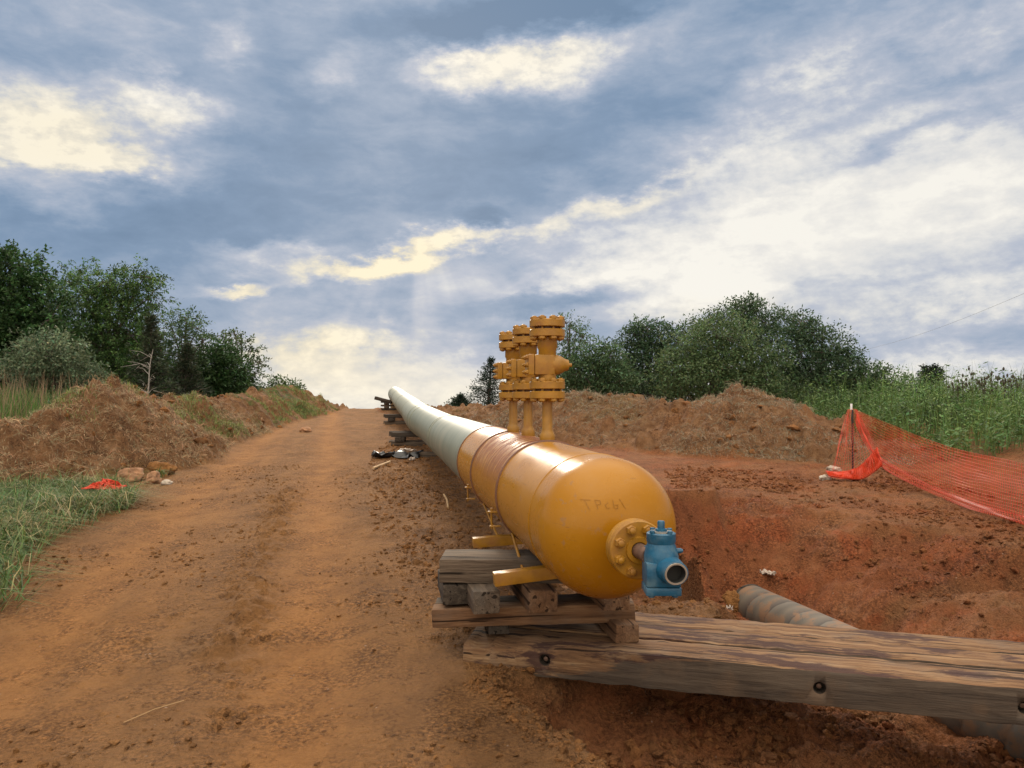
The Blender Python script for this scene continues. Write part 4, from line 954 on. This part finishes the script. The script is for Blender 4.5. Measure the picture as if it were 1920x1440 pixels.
def conifer(name, label, apex, base, half, Y, col, group=None, dens=1.0, trunk=.1, top_r=.04, fat=1.0):
    A, Bp = at(*apex, Y), at(*base, Y); B = Vector((Bp.x, Bp.y, zat(Bp.x, Bp.y) - .05)); H = A.z - B.z; w = half * Y / F
    T = empty(name, B, label, 'cedar', group)
    b = MB(); b.tube([B, B.lerp(A, .5), A], [trunk, trunk * .55, .01], 7)
    Vs, Cs = [], []; nb = int(70 * dens)
    for i in range(nb):
        u = (i + random.random()) / nb; f = .03 + .97 * u; r = w * (1 - f) ** fat * random.uniform(.55, 1.1) + top_r
        a = i * 2.4 + random.random(); o = B.lerp(A, f); d = Vector((math.cos(a), math.sin(a), random.uniform(-.05, .35)))
        e = o + d * r; b.tube([o, o.lerp(e, .6) + Vector((0, 0, .03)), e], [.022, .014, .006], 4)
        n = int(60 * (r / w + .35)); q = rng.random(n) ** .6
        p = np.array(o)[None] + np.array(d)[None] * (r * q)[:, None] + rng.normal(size=(n, 3)) * (.05 + .06 * r)
        dr = unit(np.array(d)[None] + .6 * rng.normal(size=(n, 3)) + np.array([0, 0, .2])); sd = unit(np.cross(dr, rng.normal(size=(n, 3))))
        V, _ = quads(p, dr, sd, .15 * (.6 + .8 * rng.random(n)), .05 * (.6 + .8 * rng.random(n))); Vs.append(V)
        Cs.append(np.repeat(rcol(col, n, .25, random.uniform(.7, 1.3)), 4, 0))
    V = np.concatenate(Vs); link('crown', np_mesh('crown', V, np.arange(len(V)).reshape(-1, 4), False, {'col': np.concatenate(Cs)}), M_LEAF, T)
    b.build('trunk', M_BARK, T); return T
G1, G2, G3, G4 = (.042, .088, .026), (.068, .125, .033), (.135, .175, .095), (.045, .058, .030)
gl, gr = 'trees left of the road', 'bushes behind the earth heap'
tree('tree', 'tall dark green tree filling the left edge of the picture', 'tree', (10, 765), 27,
     [(-20, 545, 95, 70), (20, 505, 50, 40), (45, 560, 50, 50), (10, 620, 80, 60), (-70, 600, 90, 100), (60, 640, 50, 50), (0, 690, 90, 60), (95, 600, 30, 40)], G1, (.14, .07), 1.15, .22, gl, dark=.75, spray=.6, per=18)
tree('tree', 'tall feathery tree with pinnate leaves, second tallest at the left', 'tree', (200, 755), 31,
     [(140, 535, 44, 26), (195, 530, 42, 24), (245, 535, 40, 26), (278, 560, 24, 26), (230, 565, 55, 30), (160, 570, 55, 40), (205, 610, 75, 45), (130, 625, 45, 55), (245, 630, 40, 45), (200, 670, 85, 50), (150, 715, 90, 40), (270, 520, 26, 14), (230, 720, 70, 40)], G2, (.13, .05), .78, .17, gl, clump_r=.42, droop=.45, dark=.75, spray=.75, per=22)
tree('bush', 'rounded grey green bush in front of the dark trees at the left', 'bush', (100, 762), 24,
     [(95, 668, 55, 42), (55, 690, 45, 42), (140, 690, 42, 38), (100, 710, 75, 34), (170, 712, 26, 24), (80, 645, 35, 22)], G3, (.11, .045), 1.5, .10, gl, clump_r=.26)
conifer('cedar', 'dark pointed cedar right of the feathery tree', (284, 592), (280, 760), 58, 29.5, G4, gl, 1.5, .11)
conifer('cedar', 'second dark cedar, in front of the airy branching tree', (352, 645), (345, 762), 62, 32.5, G4, gl, 1.3, .10)
tree('tree', 'airy tree with a small flat topped crown between the two dark cedars', 'tree', (340, 758), 35,
     [(320, 612, 26, 15), (350, 600, 26, 12), (372, 618, 20, 14), (340, 632, 36, 16), (380, 640, 10, 8), (335, 665, 45, 30), (345, 705, 55, 35)], (.065, .110, .04), (.13, .055), .6, .13, gl, spray=.6, per=18)
tree('tree', 'dense dark tree just right of the second cedar', 'tree', (415, 760), 37,
     [(405, 665, 36, 26), (390, 690, 40, 34), (430, 695, 32, 34), (410, 725, 55, 28), (375, 720, 40, 30)], G1, (.15, .07), 1.1, .12, gl)
tree('tree', 'sparse see-through tree with sky between its branches, near the crest', 'tree', (455, 752), 39,
     [(418, 632, 15, 8), (440, 628, 12, 8), (452, 646, 20, 9), (470, 660, 22, 9), (485, 682, 16, 9), (462, 688, 20, 10), (430, 655, 12, 8), (478, 702, 16, 7), (440, 700, 24, 14), (448, 725, 40, 18)], (.07, .10, .036), (.15, .075), .42, .10, gl, clump_r=.28, per=12, spray=.45)
tree('bush', 'low bush on the crest at the far end of the left bank', 'bush', (535, 752), 44,
     [(522, 716, 9, 7), (545, 722, 14, 7), (505, 732, 16, 9), (560, 734, 12, 6), (535, 736, 22, 9), (475, 738, 24, 12)], (.065, .10, .036), (.15, .08), 1.1, .06, gl, clump_r=.3, per=12)
tree('thicket', 'dark thicket filling the gap behind the trees at the left', 'thicket', (300, 762), 40,
     [(80, 690, 130, 60), (230, 690, 90, 60), (320, 715, 80, 40), (420, 728, 60, 26), (0, 640, 120, 90)], (.030, .052, .022), (.20, .11), .9, .16, gl)
def bare_tree():
    Y = 27; B = at(268, 745, Y); B.z = zat(B.x, B.y) - .05
    T = empty('bare_tree', B, 'pale dead tree with bare branches in front of the dark cedars', 'dead tree', gl)
    b = MB(); tp = at(287, 655, Y); P = [B, B.lerp(tp, .4) + Vector((.04, 0, 0)), B.lerp(tp, .75) + Vector((-.03, 0, 0)), tp]
    b.tube(catmull(P, 4), [.036 - .0024 * i for i in range(13)], 7); b.build('trunk', M_PALE, T)
    for i in range(16):
        o = B.lerp(tp, random.uniform(.2, .95)); a = random.uniform(0, 6.28); L = random.uniform(.4, 1.1)
        e = o + Vector((math.cos(a) * L, math.sin(a) * L * .6, random.uniform(.05, .35)))
        c = MB(); c.tube([o, o.lerp(e, .5) + Vector((0, 0, .08)), e], [.011, .007, .003], 5); e2 = e + Vector((random.uniform(-.3, .3), 0, -.2)); c.tube([o.lerp(e, .6), e2], [.008, .003], 4)
        c.build('branch', M_PALE, T)
bare_tree()
conifer('cedar', 'dark ragged cedar behind the pipe, left of the yellow valves', (921, 672), (915, 800), 62, 46, (.020, .040, .026), 'cedars behind the pipe', 1.3, .13)
conifer('cedar', 'small low cedar left of the ragged cedar, just above the pipe', (864, 742), (862, 800), 34, 47, (.024, .042, .024), 'cedars behind the pipe', .8, .08)
R1c, R2c = (.070, .120, .050), (.095, .142, .056)
tree('tree', 'slim feathery tree rising right behind the yellow valves', 'tree', (1070, 760), 32,
     [(1062, 606, 14, 10), (1080, 622, 18, 12), (1065, 640, 24, 18), (1092, 632, 10, 8), (1060, 670, 34, 26), (1050, 700, 40, 30)], R1c, (.12, .045), .75, .10, gr, droop=.4, spray=.55)
tree('bush', 'dark bush between the yellow valves and the tall round bushes', 'bush', (1115, 765), 30,
     [(1105, 672, 34, 24), (1140, 668, 28, 22), (1085, 700, 50, 34), (1130, 705, 50, 36), (1160, 715, 40, 34)], R1c, (.12, .06), 1.2, .10, gr)
tree('bush', 'upright bush with a ragged peak left of the big round bush', 'bush', (1215, 768), 32,
     [(1205, 612, 20, 16), (1190, 630, 26, 18), (1235, 632, 30, 22), (1180, 660, 34, 28), (1225, 670, 52, 40), (1200, 710, 70, 42), (1268, 645, 34, 30)], (.055, .095, .045), (.12, .06), 1.15, .13, gr)
tree('bush', 'largest round grey green bush behind the earth heap', 'bush', (1350, 768), 28,
     [(1345, 632, 62, 40), (1300, 665, 55, 44), (1370, 670, 80, 50), (1330, 705, 90, 44), (1270, 705, 44, 44), (1420, 700, 60, 50), (1400, 735, 90, 34)], R2c, (.11, .05), 1.35, .14, gr, clump_r=.3)
tree('bush', 'tallest bush with thin shoots at its top, rising behind the big round bush', 'bush', (1420, 768), 31,
     [(1395, 578, 34, 16), (1370, 596, 26, 18), (1420, 600, 40, 24), (1330, 600, 18, 14), (1460, 600, 26, 16), (1405, 572, 12, 12), (1390, 630, 60, 36), (1450, 640, 60, 40), (1300, 618, 24, 16)], (.065, .105, .048), (.12, .055), 1.0, .13, gr)
tree('bush', 'dark bush forming the right shoulder of the hedge', 'bush', (1530, 770), 29,
     [(1500, 605, 26, 16), (1520, 625, 34, 22), (1560, 650, 34, 26), (1500, 660, 54, 44), (1545, 690, 60, 42), (1590, 690, 40, 34), (1520, 725, 80, 36), (1610, 712, 34, 26)], (.060, .100, .048), (.12, .055), 1.2, .12, gr)
tree('bush', 'low bush tapering down to the weeds at the right end of the hedge', 'bush', (1665, 765), 29,
     [(1640, 708, 30, 18), (1675, 718, 30, 14), (1620, 730, 44, 22), (1705, 724, 18, 10), (1680, 738, 40, 14)], (.08, .13, .05), (.12, .05), 1.2, .07, gr)
tree('thicket', 'low dark thicket closing the foot of the bushes behind the earth heap', 'thicket', (1300, 772), 35,
     [(1090, 728, 70, 26), (1200, 728, 80, 30), (1320, 728, 90, 34), (1440, 728, 90, 36), (1560, 730, 80, 30), (1640, 738, 50, 18)], (.045, .075, .034), (.17, .09), 1.0, .08, gr)
conifer('cedar', 'small lone column shaped cedar on the skyline at the right', (1746, 688), (1746, 760), 17, 42, (.016, .030, .016), None, .9, .07, top_r=.30, fat=.35)

def blades(n, pos, hgt, wid, col, lean=.5, var=.25, nrm=None):
    """grass: two-quad bent blades -> one mesh"""
    a = rng.random(n) * 6.283; d = np.stack([np.cos(a), np.sin(a), np.zeros(n)], 1)
    s = np.stack([-np.sin(a), np.cos(a), np.zeros(n)], 1) * (wid * (.6 + .8 * rng.random(n)))[:, None] * .5
    h = hgt * (.55 + .9 * rng.random(n)); ln = lean * (.3 + 1.2 * rng.random(n)); up = np.array([0, 0, 1.])
    m = pos + up * (h * .55)[:, None] + d * (h * ln * .3)[:, None]
    e = pos + up * (h * (1 - .35 * np.clip(ln, 0, 2)))[:, None] + d * (h * ln)[:, None]
    V = np.stack([pos - s, pos + s, m + s * .8, m - s * .8, e + s * .15, e - s * .15], 1).reshape(-1, 3)
    i = np.arange(n)[:, None] * 6
    Fq = np.concatenate([i + np.array([[0, 1, 2, 3]]), i + np.array([[3, 2, 4, 5]])], 1).reshape(-1, 4)
    return V, Fq, np.repeat(rcol(col, n, var) if not isinstance(col, np.ndarray) else col, 6, 0)
def join(parts):
    V, Fq, C, b = [], [], [], 0
    for v, f, c in parts: V.append(v); Fq.append(f + b); C.append(c); b += len(v)
    return np.concatenate(V), np.concatenate(Fq), np.concatenate(C)
def scatter(n, x0, x1, y0, y1, keep):
    X = x0 + (x1 - x0) * rng.random(n); Yv = y0 + (y1 - y0) * rng.random(n); z, mk = terrain(X, Yv); k = keep(X, Yv, mk)
    return np.stack([X, Yv, z], 1)[k]
# roadside grass, lower left
P1 = scatter(60000, -9.5, -3.2, 4.2, 12.0, lambda X, Y, m: (m['edge'] < .1 - .5 * rng.random(len(X))) & (m['lb'] < .55) & (fbm(X, Y, .8, 3, 301) > -.15 + .16 * rng.random(len(X))) & (np.hypot(X + 5.75, Y - 10.6) > .5))
P1b = scatter(16000, -8.5, -5, 9.5, 14, lambda X, Y, m: (m['edge'] < .1) & (m['lb'] < .85) & (fbm(X, Y, .6, 3, 303) > .02))
P1c = P1[rng.random(len(P1)) < .07]
parts = []
for P, h in ((P1, .25), (P1b, .24), (P1c, .42)):
    n = len(P); k = fbm(P[:, 0], P[:, 1], .7, 3, 305)[:, None]
    c = rcol((.085, .140, .036), n, .3); dry = (rng.random(n) < .13 + .25 * (k[:, 0] > .08)); c[dry, :3] = np.array([.30, .24, .11]) * (.7 + .6 * rng.random((dry.sum(), 1)))
    parts.append(blades(n, P - np.array([0, 0, .01]), h * (.55 + 1.5 * np.clip(k[:, 0] + .3, 0, .8)), .010, c, 1.5))
V, Fq, C = join(parts); tag(link('grass', np_mesh('grass', V, Fq, True, {'col': C}), M_GRASS), kind='stuff')
# tall grass field behind the left bank
P2 = scatter(26000, -20, -8.5, 14.5, 22, lambda X, Y, m: (m['lb'] < .2) & (m['edge'] < -1.5))
n = len(P2); c = rcol((.085, .155, .032), n, .25); sd = rng.random(n) < .14; c[sd, :3] = np.array([.26, .17, .10]) * (.7 + .5 * rng.random((sd.sum(), 1)))
V, Fq, C = blades(n, P2, np.where(sd, 1.35, 1.0), .016, c, .25); tag(link('tall_grass', np_mesh('tall_grass', V, Fq, True, {'col': C}), M_GRASS), kind='stuff')
# grass tufts on the left bank
P3 = scatter(120000, -13, -6, 14, 42, lambda X, Y, m: (m['lb'] > .3) & (fbm(X, Y, .45, 4, 311) > .10 + .12 * rng.random(len(X)) - .05 * sst(22, 32, Y)))
P3 = P3[:30000]; n = len(P3); V, Fq, C = blades(n, P3, .12, .012, (.17, .20, .055), .9)
tag(link('bank_grass', np_mesh('bank_grass', V, Fq, True, {'col': C}), M_GRASS), kind='stuff')
# dead straw on both banks
def straw(n, x0, x1, y0, y1, keep, col):
    P = scatter(n, x0, x1, y0, y1, keep); n = len(P); a = rng.random(n) * 6.283
    d = np.stack([np.cos(a), np.sin(a), .5 * rng.normal(size=n)], 1); d = unit(d); L = .06 + .20 * rng.random(n) ** 2.5
    s = unit(np.cross(d, unit(rng.normal(size=(n, 3)) + np.array([0, -1., 1.])))) * (.0018 + .0028 * rng.random(n))[:, None]
    P = P + np.array([0, 0, .02]); m = P + d * (L * .5)[:, None] + np.array([0, 0, 1.]) * (.05 * rng.random(n))[:, None]; e = P + d * L[:, None] - np.array([0, 0, .02])
    V = np.stack([P - s, P + s, m + s, m - s, e + s * .4, e - s * .4], 1).reshape(-1, 3); i = np.arange(n)[:, None] * 6
    return V, np.concatenate([i + np.array([[0, 1, 2, 3]]), i + np.array([[3, 2, 4, 5]])], 1).reshape(-1, 4), np.repeat(rcol(col, n, .3), 6, 0)
sl = straw(80000, -12, -5, 10, 24, lambda X, Y, m: (m['lb'] > .15) & (fbm(X, Y, .9, 4, 321) > -.22 + .3 * rng.random(len(X))), (.29, .195, .105))
sr = straw(90000, -2, 9, 13, 24, lambda X, Y, m: (m['rb'] > .1) & (fbm(X, Y, .8, 4, 323) > -.16 + .36 * rng.random(len(X))), (.235, .180, .115))
V, Fq, C = join([sl, sr]); tag(link('dead_straw', np_mesh('dead_straw', V, Fq, True, {'col': C}), M_STRAW), kind='stuff')
# green weeds right
def weeds():
    P = scatter(26000, 6.5, 34, 15, 36, lambda X, Y, m: (m['rb'] < .25) & (X - .12 * (Y - 15) > 7.4 + .9 * fbm(X, Y, .8, 2, 331) - .35 * (Y > 21)) & (rng.random(len(X)) < np.where(Y < 24, 1, .55)))
    n = len(P); hh = (.40 + .55 * sst(15.5, 19, P[:, 1]) + 1.5 * fbm(P[:, 0], P[:, 1], .55, 3, 333)) * (.55 + .8 * rng.random(n) ** 1.5); hh = np.clip(hh, .18, 1.6)
    tone = (1 + 1.8 * fbm(P[:, 0], P[:, 1], .45, 4, 335)).clip(.45, 1.6)[:, None]
    parts = [blades(n, P, hh, .018, rcol((.105, .168, .045), n, .28, tone), .35)]
    pick = rng.random(n) < .30; Q = P[pick]; hq = hh[pick]; k = 15; m = len(Q)
    ii = np.repeat(np.arange(m), k); f = rng.random(m * k); a = rng.random(m * k) * 6.283
    p = Q[ii] + np.array([0, 0, 1.]) * (hq[ii] * (.2 + .85 * f))[:, None] + rng.normal(size=(m * k, 3)) * .035
    dr = unit(np.stack([np.cos(a), np.sin(a), .4 * np.ones(m * k)], 1)); sd = unit(np.cross(dr, np.array([0, 0, 1.]) + .5 * rng.normal(size=(m * k, 3))))
    Vq, Fq = quads(p, dr, sd, .13 * (.5 + rng.random(m * k)), .04 * (.5 + rng.random(m * k)))
    parts.append((Vq, Fq, np.repeat(rcol((.098, .162, .046), m * k, .28, tone[pick][ii]), 4, 0)))
    V, Fq, C = join(parts); tag(link('weeds', np_mesh('weeds', V, Fq, True, {'col': C}), M_GRASS), kind='stuff')
weeds()
# seed-headed stalks on the skyline right
def teasel():
    for k in range(34):
        px = 1770 + 175 * random.random() ** .8; Y = random.uniform(20, 26); top = at(px, random.uniform(702, 736), Y)
        B = Vector((top.x + random.uniform(-.1, .1), Y, 0)); B.z = zat(B.x, B.y)
        T = empty('seed_head_stalk', B, 'dry brown stalk with bristly seed heads among the weeds at the right', 'stalk', 'seed headed stalks above the weeds')
        b = MB(); b.tube([B, B.lerp(top, .5), top], [.012, .009, .005], 5)
        ends = [top]
        for q in range(random.randint(2, 5)):
            o = B.lerp(top, random.uniform(.55, .92)); e = o + Vector((random.uniform(-.22, .22), random.uniform(-.2, .2), random.uniform(.12, .32))); b.tube([o, e], [.006, .004], 4); ends.append(e)
        b.build('stem', M_STK, T)
        for e in ends: h = MB(); h.lathe(e - Vector((0, 0, .02)), (0, 0, 1), [(0, .010), (.02, .026), (.05, .030), (.08, .020), (.10, .006)], 7); h.build('seed_head', M_STK, T)
M_STK = mat("dry_seed_head", (.055, .045, .025), .9)
teasel()
# loose clods and pebbles
def clod_stuff():
    bm = bmesh.new(); bmesh.ops.create_icosphere(bm, subdivisions=1, radius=1); bm.verts.ensure_lookup_table()
    bv = np.array([v.co for v in bm.verts]); bf = np.array([[v.index for v in f.verts] for f in bm.faces]); bm.free()
    def many(P, r, red):
        n = len(P); k = len(bv); sc = r[:, None] * (.55 + .6 * rng.random((n, 3))); a = rng.random(n) * 6.283
        lump = 1 + .9 * (vnoise(bv[None, :, 0] * 1.7 + np.arange(n)[:, None] * 3.7, bv[None, :, 1] * 1.7 + bv[None, :, 2] * 2.3 + 9, 401) - .5) + .6 * (vnoise(bv[None, :, 2] * 3.1 + np.arange(n)[:, None] * 1.3, bv[None, :, 0] * 3.1 + bv[None, :, 1] * 2.7 + 5, 402) - .5)
        L = bv[None] * lump[..., None] * sc[:, None, :]; ca, sa = np.cos(a)[:, None], np.sin(a)[:, None]
        X = L[..., 0] * ca - L[..., 1] * sa; Yy = L[..., 0] * sa + L[..., 1] * ca
        V = np.stack([X, Yy, L[..., 2] * .75], -1) + P[:, None, :] + np.array([0, 0, 1.]) * (r * .18)[:, None, None]
        Fq = bf[None] + (np.arange(n) * k)[:, None, None]
        z = np.zeros((n, 4)); z[:, 0] = red * (.6 + .4 * rng.random(n)); z[:, 3] = .7 * (rng.random(n) < .45); return V.reshape(-1, 3), Fq.reshape(-1, 3), np.repeat(z, k, 0)
    Pr = scatter(26000, -8, 2, 2.4, 15, lambda X, Y, m: (m['road'] > .4) & (rng.random(len(X)) > .9 * m['trk']) & (fbm(X, Y, .8, 4, 411) > -.06 + .12 * rng.random(len(X))))
    Ps = scatter(30000, -3.2, 1.9, 2.6, 20, lambda X, Y, m: (m['soft'] > .3) & (rng.random(len(X)) < .6))
    Pp = scatter(40000, .2, 6.8, 2.0, 14, lambda X, Y, m: ((m['dp'] > .04) | (m['rbank'] > .4)) & (fbm(X, Y, .9, 3, 413) > -.10 + .25 * rng.random(len(X))))
    Pn = scatter(26000, .1, 4.2, 2.3, 6.6, lambda X, Y, m: (m['pit'] > .4) & (fbm(X, Y, 1.6, 3, 415) > -.14 + .25 * rng.random(len(X))))
    Pb = scatter(2600, -12, 9, 12, 26, lambda X, Y, m: (np.maximum(m['lb'], m['rb']) > .2))
    Pe = scatter(9000, -.6, 1.2, 2.2, 5, lambda X, Y, m: (m['dp'] > -.18) & (m['dp'] < .1))
    rr = lambda n, a, b, p=4: a + (b - a) * rng.random(n) ** p
    parts = [many(Pr, rr(len(Pr), .005, .026, 3.6), 0), many(Ps, rr(len(Ps), .006, .042, 4), .1), many(Pp, rr(len(Pp), .007, .045, 5), .8), many(Pn, rr(len(Pn), .006, .055, 4), .6), many(Pb, rr(len(Pb), .02, .13, 4), .25), many(Pe, rr(len(Pe), .004, .03, 4), .1)]
    V, Fq, C = join(parts); tag(link('soil_clods', np_mesh('soil_clods', V, Fq, False, {'zone': C}), M_DIRT), kind='stuff')
clod_stuff()
